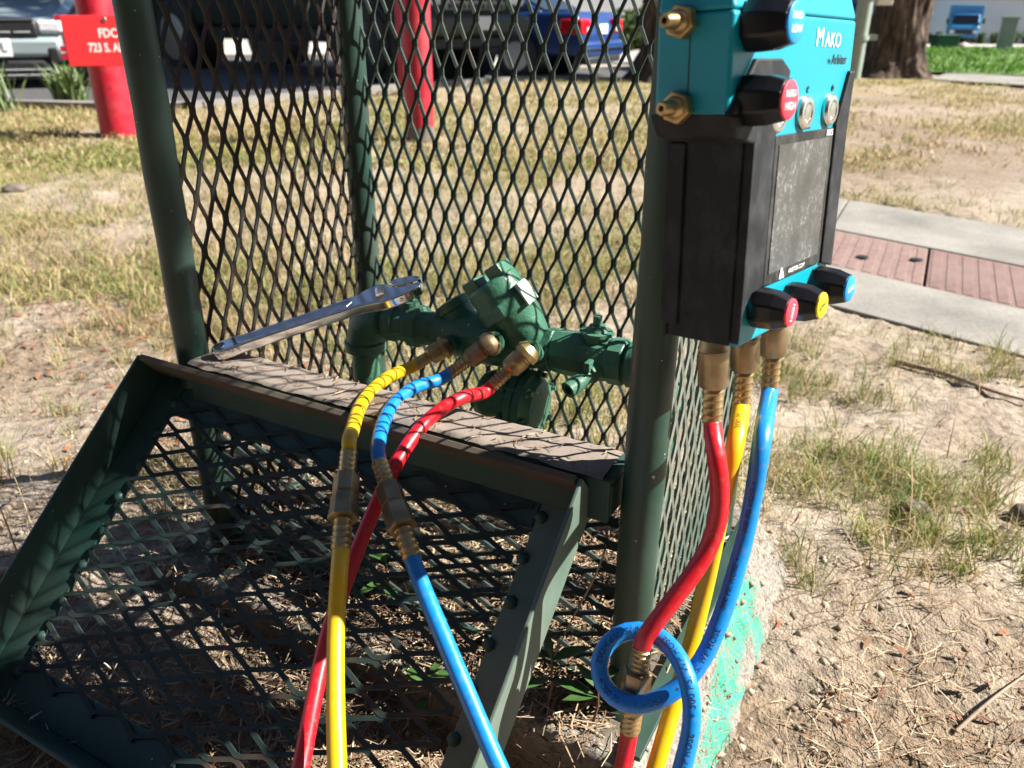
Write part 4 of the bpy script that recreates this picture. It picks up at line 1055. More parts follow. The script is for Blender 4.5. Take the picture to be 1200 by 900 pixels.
# ------------------------------------------------------------------ red standpipe with sign, red bollard
def disc_tube(mb_, x, y, r, z0, z1, seg=28): mb_.lathe((x, y, z0), (0, 0, 1), [(0, r), (z1 - z0, r)], seg)
fx, fy = -2.43, 5.17
fdc = thing('fire_standpipe', (fx, fy, gz(fx, fy)), 'red fire department pipe carrying a red lettered sign', 'standpipe')
g0 = gz(fx, fy)
m_ = MB(); m_.lathe((fx, fy, g0 - .02), CZ, [(0, .108), (.010, .106), (.012, .103), (.38, .103)], 32); m_.build('pipe', M['red_paint'], fdc, 40)
m_ = MB(); m_.lathe((fx, fy, g0 + .36), CZ, [(0, .103), (.55, .103), (.8, .103)], 32); m_.build('pipe', M['red_paint'], fdc, 40)
m_ = MB(); m_.lathe((fx, fy, g0 + 1.155), CZ, [(0, .14), (.07, .14), (.09, .11), (.16, .10), (.18, 0)], 32); m_.build('cap', M['red_paint'], fdc, 40)
for s in (-1, 1):
    m_ = MB(); m_.lathe((fx + s * .05, fy - .09, g0 + 1.05), Vector((s * .6, -.8, -.2)), [(0, .055), (.10, .055), (.105, .068), (.14, .068), (.145, .02)], 20); m_.build('inlet', M['brass_dull'], fdc, 35)
sd_n = Vector((0.30, -0.95, 0.0)).normalized(); sd_r = Vector((0.95, 0.30, 0.0)).normalized()
sc_ = at(120, 48, 4.50)
m_ = MB(); m_.box(sc_, sd_r * .190, sd_n * .004, CZ * .130); sg = m_.build('sign_plate', M['red_sign'], fdc, 0, .003)
lettering('FDC', .064, sc_ + sd_r * .035 + CZ * .038 + sd_n * .0045, sd_r, CZ, M['white_print'], sg, .0006, .8, bold=.0016)
lettering('723 S. AL', .064, sc_ + sd_r * .012 - CZ * .036 + sd_n * .0045, sd_r, CZ, M['white_print'], sg, .0006, .72, bold=.0016)
m_ = MB(); m_.lathe(sc_ + sd_r * .03 + CZ * .108 + sd_n * .004, sd_n, [(0, .013), (.004, .010), (.0041, 0)], 12); m_.build('rivet', M['steel'], sg)
for dz in (.10, -.06, -.10):
    m_ = MB(); m_.lathe((fx, fy, sc_.z + dz), CZ, [(0, .103), (.0, .115), (.028, .115), (.028, .103)], 28); m_.box(Vector((fx, fy, sc_.z + dz + .014)) - sd_r * .150 + sd_n * .10, sd_r * .05, sd_n * .05, CZ * .014); m_.build('sign_clamp', M['red_paint'], fdc, 30)
bx, by = -0.562, 5.08
bol = thing('red_bollard', (bx, by, gz(bx, by)), 'plain red steel bollard with a bare base seen through the mesh', 'bollard')
m_ = MB(); m_.lathe((bx, by, gz(bx, by) + .085), CZ, [(0, .0862), (.95, .0862), (.99, .07), (1.01, .03), (1.015, 0)], 28); m_.build('pipe', M['red_paint'], bol, 40)
m_ = MB(); m_.lathe((bx, by, gz(bx, by) - .03), CZ, [(0, .095), (.05, .09), (.115, .0852)], 24); m_.build('bare_base', M['stone'], bol, 40)
bx2, by2 = -1.25, 8.75
bol2 = thing('red_bollard', (bx2, by2, float(base_z(bx2, by2))), 'darker red bollard standing farther back beside the pickup', 'bollard')
m_ = MB(); m_.lathe((bx2 + .27, by2 - .8, float(base_z(bx2, by2)) - .02), CZ, [(0, .085), (1.0, .085), (1.05, .04), (1.055, 0)], 24); m_.build('pipe', M['red_paint'], bol2, 40)

# ------------------------------------------------------------------ vehicles
class Car:
    def __init__(s, name, x, y, z, fdir, label, cat, group):
        s.f = Vector((fdir[0], fdir[1], 0)).normalized(); s.l = Vector((-s.f.y, s.f.x, 0))
        s.o = Vector((x, y, z)); s.t = thing(name, s.o, label, cat, group)
    def P(s, x, y, z): return s.o + s.f * x + s.l * y + CZ * z
    def box(s, name, lo, hi, mat, parent=None, bevel=.01, smooth=35):
        m_ = MB(); m_.boxc(s.P, lo, hi); return m_.build(name, M[mat], parent or s.t, smooth, bevel)
    def loft(s, name, rings, mat, parent=None, bevel=.03):
        """rings: list of side profiles points (x, z, halfwidth)"""
        m_ = MB(); n = len(rings)
        vs = [s.P(x, -w, z) for x, z, w in rings] + [s.P(x, w, z) for x, z, w in rings]
        m_.add(vs, [tuple(range(n)), tuple(range(n, 2 * n))[::-1]] + [(i, n + i, n + (i + 1) % n, (i + 1) % n) for i in range(n)])
        return m_.build(name, M[mat], parent or s.t, 40, bevel, 3)
    def wheel(s, x, y, r, w, rim='rim', spokes=6):
        sg = 1 if y > 0 else -1; y += sg * .06
        ax = s.l * sg; c = s.P(x, y - sg * w, r)
        m_ = MB(); m_.lathe(c, ax, [(0, r * .62), (0, r * .93), (w * .12, r), (w * .88, r), (w, r * .93), (w * .98, r * .64), (w * .7, r * .62)], 32); t = m_.build('tyre', M['tyre'], s.t, 40)
        m_ = MB(); m_.lathe(c, ax, [(w * .5, r * .62), (w * .95, r * .64), (w * .97, r * .60), (w * .6, r * .56), (w * .55, 0)], 28); rm = m_.build('rim', M['rim_dark'], t, 35)
        m_ = MB(); m_.lathe(c, ax, [(w * .6, r * .16), (w * .93, r * .14), (w * .95, 0)], 14)
        for k_ in range(spokes):
            a = 2 * math.pi * k_ / spokes + .3; d = s.f * math.cos(a) + CZ * math.sin(a); e = ax.cross(d)
            m_.box(c + ax * w * .85 + d * r * .34, d * r * .26, e * r * .075, ax * w * .06)
        m_.build('spokes', M[rim], rm, 0)
        m_ = MB(); m_.lathe(c, ax, [(w * .90, r * .60), (w * .90, r * .66), (w * 1.01, r * .66), (w * 1.01, r * .60)], 28); m_.build('rim_edge', M[rim], rm, 35)
    def arch(s, x, y, r):
        sg = 1 if y > 0 else -1; m_ = MB(); m_.lathe(s.P(x, y - sg * .35, r * .95), s.l * sg, [(0, r * 1.16), (.358, r * 1.16), (.358, 0)], 28); m_.build('wheel_well', M['black_trim'], s.t, 35)

# olive pickup seen through the mesh
PF = (.80, -.60)
pk_ = Car('pickup_truck', -2.55, 11.40, -0.04, PF, 'dark olive pickup truck parked behind the mesh cage', 'pickup truck', 'vehicles parked along the road')
hw = .90
pk_.loft('body', [(-3.45, .55, hw), (2.55, .55, hw), (2.66, .62, hw * .96), (2.66, 1.02, hw * .93), (2.50, 1.16, hw * .93), (1.1, 1.22, hw * .97), (.25, 1.26, hw), (-3.5, 1.24, hw), (-3.55, .8, hw)], 'car_olive', bevel=.06)
pk_.loft('cab', [(1.05, 1.22, hw * .93), (.35, 1.82, hw * .78), (-1.75, 1.84, hw * .78), (-1.95, 1.24, hw * .93)], 'car_olive', bevel=.06)
for sg in (-1, 1):
    m_ = MB(); m_.add([pk_.P(.80, sg * hw * .935, 1.30), pk_.P(.30, sg * hw * .815, 1.74), pk_.P(-1.10, sg * hw * .812, 1.75), pk_.P(-1.25, sg * hw * .93, 1.30)], [(0, 1, 2, 3)]); m_.build('side_window', M['car_glass'], pk_.t, 0)
m_ = MB(); m_.add([pk_.P(1.02, -.72, 1.30), pk_.P(1.02, .72, 1.30), pk_.P(.44, .64, 1.76), pk_.P(.44, -.64, 1.76)], [(0, 1, 2, 3)]); m_.build('windscreen', M['car_glass'], pk_.t, 0)
pk_.box('sill', (-1.1, -hw * .96, .42), (1.15, hw * .96, .56), 'black_trim')
for x in (-1.72, 1.78):
    for y in (-hw, hw): pk_.arch(x, y, .425); pk_.wheel(x, y + (.02 if y > 0 else -.02), .425, .27, 'rim_dark' if x > 0 else 'rim')
pk_.box('front_bumper', (2.56, -hw * .98, .50), (2.78, hw * .98, .72), 'dark_grey', bevel=.05)
pk_.box('skid_plate', (2.30, -hw * .7, .36), (2.62, hw * .7, .50), 'black_trim', bevel=.03)
gr_ = pk_.box('grille', (2.62, -.52, .76), (2.675, .52, 1.06), 'grey_metal', bevel=.02)
m_ = MB()
for iy in range(9):
    for iz in range(4):
        m_.box(pk_.P(2.678, -.44 + iy * .11 + (iz % 2) * .05, .80 + iz * .07), pk_.f * .003, pk_.l * .036, CZ * .024)
m_.build('grille_holes', M['black_trim'], gr_, 0)
for sg in (-1, 1):
    hl = pk_.box('headlight', (2.52, sg * .73 - .17, .80), (2.672, sg * .73 + .17, 1.0), 'lamp_clear', bevel=.03)
pk_.box('licence_plate', (2.785, -.10, .56), (2.795, .20, .70), 'plate_white', bevel=.004)
for sg in (-1, 1): pk_.box('mirror', (.85, sg * 1.0 - .10, 1.28), (.97, sg * 1.0 + .10, 1.45), 'black_trim', bevel=.03)

# blue sedan, rear towards the camera
sed = Car('blue_sedan', 0.07, 13.9, -.275, (-.88, .47), 'blue sedan with a red tail lamp parked beyond the pickup', 'car', 'vehicles parked along the road')
sed.o -= sed.f * -1.30 + sed.l * .88 * 1
sed.t.location = sed.o
def sedan_body(c, mat, hw=.88):
    c.loft('body', [(-2.28, .34, hw * .93), (2.2, .30, hw * .93), (2.32, .45, hw * .9), (2.25, .68, hw * .88), (1.2, .88, hw * .95), (-1.55, .98, hw * .95), (-2.22, .98, hw * .9), (-2.36, .72, hw * .93), (-2.36, .45, hw * .93)], mat, bevel=.07)
    c.loft('cabin', [(1.15, .88, hw * .86), (.35, 1.36, hw * .68), (-.85, 1.38, hw * .68), (-1.65, .97, hw * .86)], mat, bevel=.05)
    for sg in (-1, 1):
        m_ = MB(); m_.add([c.P(.95, sg * hw * .868, .93), c.P(.30, sg * hw * .715, 1.32), c.P(-.80, sg * hw * .712, 1.34), c.P(-1.42, sg * hw * .868, 1.0)], [(0, 1, 2, 3)]); m_.build('side_window', M['car_glass'], c.t, 0)
    m_ = MB(); m_.add([c.P(1.14, -.68, .93), c.P(1.14, .68, .93), c.P(.42, .56, 1.34), c.P(.42, -.56, 1.34)], [(0, 1, 2, 3)]); m_.build('windscreen', M['car_glass'], c.t, 0)
    m_ = MB(); m_.add([c.P(-1.66, -.68, 1.01), c.P(-1.66, .68, 1.01), c.P(-.93, .56, 1.36), c.P(-.93, -.56, 1.36)], [(0, 1, 2, 3)]); m_.build('rear_window', M['car_glass'], c.t, 0)
sedan_body(sed, 'car_blue')
for x in (-1.30, 1.42):
    for y in (-.86, .86): sed.arch(x, y, .33); sed.wheel(x, y + (.03 if y > 0 else -.03), .33, .21, 'rim', 7)
sed.box('rear_bumper', (-2.44, -.82, .32), (-2.30, .82, .56), 'car_blue', bevel=.05)
sed.box('bumper_trim', (-2.452, -.80, .40), (-2.43, .80, .46), 'chrome_trim', bevel=.006)
sed.box('diffuser', (-2.43, -.7, .22), (-2.25, .7, .33), 'black_trim', bevel=.02)
for sg in (-1, 1):
    tl = sed.loft('tail_lamp', [(-2.39, .62, 0), (-2.39, .86, 0), (-2.05, .90, 0), (-2.05, .66, 0)], 'lamp_red', bevel=0)
    bpy.data.objects.remove(tl)
    tl = sed.box('tail_lamp', (-2.385, sg * .68 - .185, .66), (-2.0, sg * .68 + .185, .88), 'lamp_red', bevel=.03)
    sed.box('reversing_lens', (-2.392, sg * .60 - .05, .69), (-2.375, sg * .60 + .05, .76), 'lamp_clear', tl, .01)
sed.box('licence_plate', (-2.392, -.17, .66), (-2.365, .17, .80), 'plate_white', bevel=.004)

# silver car nose at the far left
slv = Car('silver_car', -5.88, 10.50, -0.08, (.33, -.94), 'silver blue car parked nose to the kerb at the left', 'car', 'vehicles parked along the road')
sedan_body(slv, 'car_silver', .82)
for x in (-1.35, 1.45):
    for y in (-.86, .86): slv.arch(x, y, .33); slv.wheel(x, y + (.03 if y > 0 else -.03), .33, .21, 'rim', 5)
ng = slv.box('upper_grille', (2.24, -.56, .54), (2.335, .56, .70), 'black_trim', bevel=.03)
slv.box('chrome_strip', (2.30, -.54, .695), (2.345, .54, .715), 'chrome_trim', ng, .004)
for sg in (-1, 1):
    hl = slv.box('headlight', (2.02, sg * .66 - .11, .58), (2.318, sg * .66 + .11, .70), 'lamp_clear', bevel=.03)
    for k_ in range(2): slv.box('grille_bar', (2.33, sg * (.25 + .17 * k_) - .07, .585), (2.342, sg * (.25 + .17 * k_) + .07, .60), 'grey_metal', ng, .003)
    slv.box('fog_recess', (2.20, sg * .66 - .06, .30), (2.345, sg * .66 + .06, .46), 'black_trim', bevel=.03)
slv.box('bumper', (2.20, -.74, .36), (2.335, .74, .55), 'car_silver', bevel=.05)
slv.box('lower_intake', (2.16, -.66, .16), (2.325, .66, .345), 'black_trim', bevel=.03)
for zz in (.20, .25): slv.box('intake_bar', (2.31, -.60, zz), (2.332, .60, zz + .012), 'grey_metal', bevel=.003)
lp = slv.box('licence_plate', (2.337, -.02, .375), (2.349, .30, .535), 'plate_white', bevel=.004)
lettering('9L', .12, slv.P(2.351, .215, .455), slv.l, CZ, M['black_print'], lp, .001, .8)

# navy car and the blue box truck far right
nv = Car('navy_car', 6.75, 19.8, -.07, (.05, -1), 'navy car far back between the pale pole and the big trunk', 'car', 'vehicles parked along the road')
sedan_body(nv, 'car_navy')
for x in (-1.30, 1.42):
    for y in (-.86, .86): nv.arch(x, y, .33); nv.wheel(x, y + (.03 if y > 0 else -.03), .33, .21, 'rim', 7)
bt_p = on_ground(1148, 50, -1.42)
bt = Car('box_truck', bt_p.x, bt_p.y + 3, float(base_z(bt_p.x, bt_p.y)) + .02, (-.42, -.9), 'blue box truck parked far away before the long white building', 'truck', 'vehicles parked along the road')
bt.loft('cab', [(.4, .5, 1.05), (2.3, .5, 1.05), (2.35, 1.1, 1.05), (2.1, 1.35, 1.02), (1.75, 2.1, .95), (.4, 2.15, .98)], 'truck_blue', bevel=.08)
bt.box('cargo_box', (-3.6, -1.2, .75), (.38, 1.2, 2.75), 'truck_teal', bevel=.04)
bt.box('box_front', (.34, -1.19, 1.9), (1.2, 1.19, 2.74), 'truck_blue', bevel=.04)
m_ = MB(); m_.add([bt.P(2.125, -.9, 1.40), bt.P(2.125, .9, 1.40), bt.P(1.81, .85, 2.04), bt.P(1.81, -.85, 2.04)], [(0, 1, 2, 3)]); m_.build('windscreen', M['car_glass'], bt.t, 0)
bt.box('grille', (2.30, -.6, .70), (2.37, .6, 1.0), 'black_trim', bevel=.02)
bt.box('bumper', (2.28, -1.0, .40), (2.45, 1.0, .62), 'truck_blue', bevel=.03)
for sg in (-1, 1): bt.box('headlight', (2.28, sg * .82 - .15, .72), (2.38, sg * .82 + .15, .95), 'lamp_clear', bevel=.02); bt.box('mirror', (1.9, sg * 1.25 - .10, 1.4), (2.0, sg * 1.25 + .10, 1.8), 'black_trim', bevel=.02)
for x in (-2.4, 1.35):
    for y in (-1.0, 1.0): bt.wheel(x, y, .45, .28)
wc_p = on_ground(1108, 42, -1.6)
wcar = Car('white_car', wc_p.x, wc_p.y + 2, float(base_z(wc_p.x, wc_p.y + 2)), (-.97, .2), 'low white car far away left of the blue box truck', 'car', 'vehicles parked along the road')
sedan_body(wcar, 'car_white')
for x in (-1.30, 1.42):
    for y in (-.86, .86): wcar.wheel(x, y, .33, .21)
rd_p = on_ground(1131, 47, -1.5)
rt = thing('red_bin', (rd_p.x, rd_p.y + 2, float(base_z(rd_p.x, rd_p.y + 2))), 'red upright bin standing left of the blue box truck', 'bin')
m_ = MB(); m_.boxc(lambda a, b, c: Vector((rd_p.x + a, rd_p.y + 2 + b, float(base_z(rd_p.x, rd_p.y + 2)) + c)), (-.75, -.5, 0), (.75, .5, 1.6)); m_.build('tub', M['red_paint'], rt, 0, .05)
m_ = MB(); m_.boxc(lambda a, b, c: Vector((rd_p.x + a, rd_p.y + 2 + b, float(base_z(rd_p.x, rd_p.y + 2)) + c)), (-.82, -.56, 1.6), (.82, .56, 1.75)); m_.build('bin_lid', M['red_paint'], rt, 0, .05)

# ------------------------------------------------------------------ buildings far back
def building(name, o, ex, L_, W_, H_, mat, label, nwin, doors=1):
    ex = Vector(ex).normalized(); ey = Vector((-ex.y, ex.x, 0)); o = Vector(o)
    if ey.dot(o) < 0: ey = -ey
    fr = lambda a, b, c: o + ex * a + ey * b + CZ * c
    t = thing(name, o, label, 'building')
    m_ = MB(); m_.boxc(fr, (0, 0, -1), (L_, W_, H_)); m_.build('wall', M[mat], t, 0)
    m_ = MB(); m_.boxc(fr, (-.2, -.2, H_), (L_ + .2, W_ + .2, H_ + .35)); m_.build('roof_parapet', M['grey_metal'], t, 0)
    for i in range(nwin):
        a = L_ * (i + .5) / nwin
        m_ = MB(); m_.boxc(fr, (a - .8, -.05, 1.1), (a + .8, .02, 2.3)); w_ = m_.build('window', M['window'], t, 0)
        m_ = MB()
        for q in ((a - .86, a - .80, 1.04, 2.36), (a + .80, a + .86, 1.04, 2.36), (a - .8, a + .8, 1.04, 1.10), (a - .8, a + .8, 2.30, 2.36)):
            m_.boxc(fr, (q[0], -.09, q[2]), (q[1], .02, q[3]))
        m_.build('frame', M['grey_metal'], w_, 0)
    for i in range(doors):
        a = L_ * (i + .98) / (doors + 1)
        m_ = MB(); m_.boxc(fr, (a - .5, -.06, 0), (a + .5, .02, 2.1)); m_.build('door', M['car_navy'], t, 0)
    return t
building('warehouse', (26, 78, -2.2), (1, -.10, 0), 60, 20, 3.9, 'wall_white', 'long low white warehouse far behind the blue truck', 0, 2)
M['wall_tan'] = flat('tan_stucco', (0.20, 0.17, 0.14), 0.9, var=0.1, scale=0.8, bmp=0.3, bscale=20, bdist=0.005)
building('fill_blocker_building', (-16, -2.7, 0), (1, 0, 0), 34, 9, 6.5, 'wall_tan', 'unseen tan stucco front added behind the camera to cut fill light', 8)  # added out of view to block sky and bounce light from behind the camera
building('office_building', (-34, 34, -.7), (1, .12, 0), 30, 12, 4.2, 'wall_bright', 'pale stucco building behind the parked vehicles at the left', 6)
building('shop_building', (2.4, 41, -.9), (1, .05, 0), 9, 10, 5.0, 'wall_bright', 'bright pale wall beside the dark trunk through the mesh', 1)

# ------------------------------------------------------------------ trees
def foliage_mesh(name, centres, n, size, pal, seed):
    rg = np.random.default_rng(seed)
    cen = np.array([c[:3] for c in centres]); rad = np.array([c[3] for c in centres])
    idx = rg.integers(0, len(cen), n)
    d = rg.normal(size=(n, 3)); d /= np.linalg.norm(d, axis=1)[:, None]
    pos = cen[idx] + d * (rad[idx] * rg.random(n) ** 0.45)[:, None] * np.array([1, 1, .7])
    a = rg.normal(size=(n, 3)); a /= np.linalg.norm(a, axis=1)[:, None]
    b = np.cross(a, rg.normal(size=(n, 3))); b /= np.linalg.norm(b, axis=1)[:, None]
    s = size * (0.6 + 0.8 * rg.random(n))[:, None]
    V = np.stack([pos - a * s, pos + b * s * .45, pos + a * s, pos - b * s * .45], 1).reshape(-1, 3)
    F_ = np.arange(n * 4)
    pal = np.array(pal); c = pal[rg.integers(0, len(pal), n)] * (0.75 + .5 * rg.random(n))[:, None]
    c = np.repeat(np.concatenate([c, np.ones((n, 1))], 1), 4, 0)
    return raw_mesh(name, V, F_, np.arange(n) * 4, None, M['foliage'], False, c)
GREENS = [(.045, .085, .02), (.06, .105, .03), (.035, .07, .018), (.08, .12, .03)]
def trunk_mesh(x, y, z0, r, h, seed, lean=(0, 0), flare=.45):
    nseg, nr = 96, 70
    zz = np.concatenate([np.linspace(-.1, 1.6, 50), np.linspace(1.7, h, nr - 50)])
    th = np.linspace(0, 2 * math.pi, nseg, endpoint=False)
    T, Zm = np.meshgrid(th, zz)
    rr = r * (1 - .35 * np.clip(Zm / h, 0, 1)) * (1 + flare * np.exp(-np.clip(Zm, 0, 9) / .16) * (1 + .5 * np.sin(T * 5 + seed)))
    plates = fbm(T * r * 16 / 1.0 + seed * 3, Zm * 3.2 + 0.7 * vnoise(T * 6, Zm * 4, 3), 3, seed)
    rr = rr + (np.abs(plates - .5) * 2 * .085 - .03) * (r / .35)
    X = x + rr * np.cos(T) + lean[0] * Zm; Y = y + rr * np.sin(T) + lean[1] * Zm; Z = z0 + Zm
    V = np.stack([X, Y, Z], -1).reshape(-1, 3); i = np.arange(nseg * nr).reshape(nr, nseg); j = np.roll(i, -1, 1)
    q = np.stack([i[:-1], j[:-1], j[1:], i[1:]], -1).reshape(-1, 4)
    return raw_mesh('trunk', V, q.ravel(), np.arange(len(q)) * 4, None, M['bark'], True)
def tree(x, y, r, h, label, seed, crown_r=2.4, lean=(0, 0), n=9000, cx=0, cy=0):
    z0 = float(base_z(x, y))
    t = thing('pine_tree', (x, y, z0), label, 'tree', 'trees along the verge')
    tr = link('trunk', trunk_mesh(x, y, z0, r, h, seed, lean), t)
    rg = random.Random(seed); cl = []
    for k_ in range(7):
        a = k_ * 2.4 + rg.random(); zz = h * (.62 + .36 * k_ / 7)
        p0 = Vector((x + lean[0] * zz, y + lean[1] * zz, z0 + zz)); p2 = p0 + Vector((math.cos(a) * crown_r * rg.uniform(.6, 1.0) + cx, math.sin(a) * crown_r * rg.uniform(.6, 1.0) + cy, rg.uniform(.4, 1.3)))
        m_ = MB(); m_.tube([p0, p0.lerp(p2, .5) + Vector((0, 0, .15)), p2], [r * .30, r * .18, r * .06], 10); m_.build('limb', M['bark'], tr, 60)
        for q in range(3): c_ = p0.lerp(p2, .55 + .25 * q); cl.append((c_.x + rg.uniform(-.4, .4), c_.y + rg.uniform(-.4, .4), c_.z + rg.uniform(-.2, .5), rg.uniform(.5, .95)))
    link('crown', foliage_mesh('crown', cl, n, .13, GREENS, seed), t)
    return t
tree(1.80, 9.95, .36, 6.2, 'rough dark trunk half hidden behind the hanging gauge', 31)
tree(4.63, 10.62, .335, 6.6, 'big pine trunk with deep furrowed bark right of the gauge', 32)
tree(10.6, 17.1, .34, 6.0, 'grey trunk cut by the right edge of the lawn', 33, lean=(-.01, 0))

# street tree out at the right, behind the photographer's shoulder: one low branch throws dappled shade over the cage lid
def shade_tree():
    x, y = 4.9, -1.3
    t = thing('street_tree', (x, y, gz(x, y)), 'broad street tree with a low branch reaching over the cage', 'tree')
    tr = link('trunk', trunk_mesh(x, y, gz(x, y), .20, 5.2, 71, (-.02, .01), .3), t)
    rg = random.Random(72); cl = []
    k = math.tan(SUN_EL)
    for i in range(34):
        X, Y, p = 3.6 + rg.uniform(-.5, .5), rg.uniform(.50, 1.10), (rg.uniform(.685, .80) if i % 2 else rg.uniform(.84, 1.40))
        if p < .82: Y = .50 + (Y - .50) * .36
        cl.append((X, Y, p + k * X, rg.uniform(.06, .10)))
    tip = Vector((3.5, .85, 1.15 + k * 3.5)); st = Vector((x - .06, y + .03, tip.z - .55))
    for q in (tip, tip + Vector((.45, -.35, .45)), tip + Vector((-.35, -.30, -.1))):
        m_ = MB(); m_.tube([st, st.lerp(q, .5) + Vector((0, 0, .2)), q], [.05, .026, .008], 8); m_.build('limb', M['bark'], tr, 60)
    for i in range(5):
        a = 2.2 + i * 1.0; q = Vector((x + math.cos(a) * 1.3, y - .5 + math.sin(a) * .9 - .5, 5.3 + rg.uniform(-.4, .6)))
        m_ = MB(); m_.tube([Vector((x - .08, y + .04, 3.9 + i * .2)), q], [.08, .02], 8); m_.build('limb', M['bark'], tr, 60)
    link('low_branch_leaves', foliage_mesh('low_branch_leaves', cl, 1000, .055, GREENS, 73), t)
    cr_ = [(x + rg.uniform(-1.4, 1.4), y - 1.4 + rg.uniform(-1.3, .7), 5.3 + rg.uniform(-.7, 1.2), rg.uniform(.4, .8)) for i in range(22)]
    link('crown', foliage_mesh('crown', cr_, 5000, .08, GREENS, 74), t)
shade_tree()

def hedge(pts, w, h, n, label, seed):
    cl = []; rg = random.Random(seed)
    for (a, b) in zip(pts[:-1], pts[1:]):
        for k_ in range(14):
            t_ = k_ / 14; x, y = a[0] * (1 - t_) + b[0] * t_, a[1] * (1 - t_) + b[1] * t_
            for zz in (.3, .75): cl.append((x + rg.uniform(-.2, .2), y + rg.uniform(-w, w) * .5, float(base_z(x, y)) + zz * h, w * rg.uniform(.5, .8)))
    t = thing('hedge', (pts[0][0], pts[0][1], float(base_z(*pts[0]))), label, 'hedge')
    link('foliage', foliage_mesh('foliage', cl, n, .12, GREENS + [(.10, .11, .04)], seed), t)
    for k_, p in enumerate(pts):
        m_ = MB(); zb = float(base_z(*p)); m_.tube([(p[0], p[1], zb - .1), (p[0] + .1, p[1], zb + h * .7)], [.05, .02], 8); m_.build('stem', M['stem_brown'], t)
hedge([(2.5, 26), (5, 27), (9, 28)], .9, 1.0, 5000, 'clipped green hedge in front of the bright pale wall', 41)
hedge([(22, 73), (34, 72.5), (46, 71.5), (58, 70)], .7, .8, 9000, 'low dark hedge along the foot of the white warehouse', 42)
# dark trees behind the warehouse roof
for k_, (x, y) in enumerate(((30, 100), (40, 101), (49, 100), (58, 99))):
    t = thing('backdrop_tree', (x, y, -2.4), ['leftmost dark tree rising behind the white warehouse roof', 'second dark tree from the left behind the warehouse roof', 'third dark tree from the left behind the warehouse roof', 'rightmost dark tree rising behind the white warehouse roof'][k_], 'tree', 'dark trees behind the warehouse')
    rg = random.Random(60 + k_); cl = [(x + rg.uniform(-3.5, 3.5), y + rg.uniform(-2, 2), rg.uniform(1.5, 6), rg.uniform(1.2, 2.2)) for _ in range(10)]
    link('crown', foliage_mesh('crown', cl, 3000, .5, GREENS, 60 + k_), t)
    m_ = MB(); m_.tube([(x, y, -2.6), (x, y, 4)], [.35, .15], 10); m_.build('trunk', M['bark'], t)

# ------------------------------------------------------------------ street furniture at the right
px_, py_ = 4.03, 10.25
pole = thing('utility_post', (px_, py_, 0), 'pale green metal post with clamps and a cream box beside the trunk', 'post')
m_ = MB(); m_.lathe((px_, py_, -.03), CZ, [(0, .085), (1.6, .085)], 20); m_.build('pole', M['pale_metal'], pole, 40)
for z in (.42, .85):
    m_ = MB(); m_.lathe((px_, py_, z), CZ, [(0, .086), (0, .105), (.05, .105), (.05, .086)], 20); m_.box((px_ + .13, py_ - .02, z + .03), (.06, 0, 0), (0, .03, 0), (0, 0, .03)); m_.build('clamp', M['pale_metal'], pole, 30)
m_ = MB(); m_.box((px_ + .22, py_ + .02, .90), (.085, 0, 0), (0, .05, 0), (0, 0, .11)); m_.build('cream_box', M['cream'], pole, 0, .01)
ux, uy = 8.34, 14.9
ped = thing('utility_pedestal', (ux, uy, 0), 'grey slim metal pedestal standing on the green lawn', 'utility box')
m_ = MB(); m_.boxc(lambda a, b, c: Vector((ux + a * .9 + b * .4, uy + b * .9 - a * .4, c)), (-.12, -.10, 0), (.12, .10, .62)); m_.build('cabinet', M['grey_metal'], ped, 0, .008)
m_ = MB(); m_.boxc(lambda a, b, c: Vector((ux + a * .9 + b * .4, uy + b * .9 - a * .4, c)), (-.14, -.12, .62), (.14, .12, .66)); m_.build('cap', M['grey_metal'], ped, 0, .008)
m_ = MB(); m_.boxc(lambda a, b, c: Vector((ux + a * .9 + b * .4, uy + b * .9 - a * .4, c)), (-.10, -.106, .08), (.10, -.1005, .56)); m_.build('door', M['grey_metal'], ped, 0, .003)
vx, vy = 8.15, 16.6
gb = thing('green_box', (vx, vy, 0), 'small dark green utility box at the far lawn edge', 'utility box')
m_ = MB(); m_.boxc(lambda a, b, c: Vector((vx + a, vy + b, c)), (-.2, -.15, 0), (.2, .15, .30)); m_.build('cabinet', M['green_box'], gb, 0, .01)
m_ = MB(); m_.boxc(lambda a, b, c: Vector((vx + a, vy + b, c)), (-.23, -.18, .30), (.23, .18, .34)); m_.build('box_lid', M['green_box'], gb, 0, .01)

def surf(X, Y): return np.maximum(ground_z(X, Y), pad_z(X, Y))
# ------------------------------------------------------------------ stones, twigs, weeds
def rock(P, s, mat, label, seed, group=None):
    bm = bmesh.new(); bmesh.ops.create_icosphere(bm, subdivisions=3, radius=1)
    rg = np.random.default_rng(seed); off = rg.random(3) * 9
    for v in bm.verts:
        k_ = 1 + .55 * (float(fbm(v.co.x * 1.5 + off[0], v.co.y * 1.5 + v.co.z + off[1], 3, seed)) - .5)
        v.co = Vector((v.co.x * s[0] * k_, v.co.y * s[1] * k_, v.co.z * s[2] * k_)) + Vector(P)
    me = bpy.data.meshes.new('stone'); bm.to_mesh(me); bm.free(); me.materials.append(M[mat])
    me.polygons.foreach_set('use_smooth', [True] * len(me.polygons))
    return tag(link('stone', me), label, 'stone', group)
def rock_at(px, py, s, mat, label, seed):
    p = on_ground(px, py); return rock((p.x, p.y, gz(p.x, p.y) + s[2] * .35), s, mat, label, seed)
rock_at(1068, 628, (.024, .02, .017), 'stone', 'dark brown stone in the grass right of the concrete pad', 3)
rock_at(1196, 628, (.026, .02, .018), 'stone', 'dark stone at the right edge above the bare soil', 4)
rock_at(18, 228, (.05, .04, .022), 'stone', 'flat brown stone in the dry grass at the left', 5)
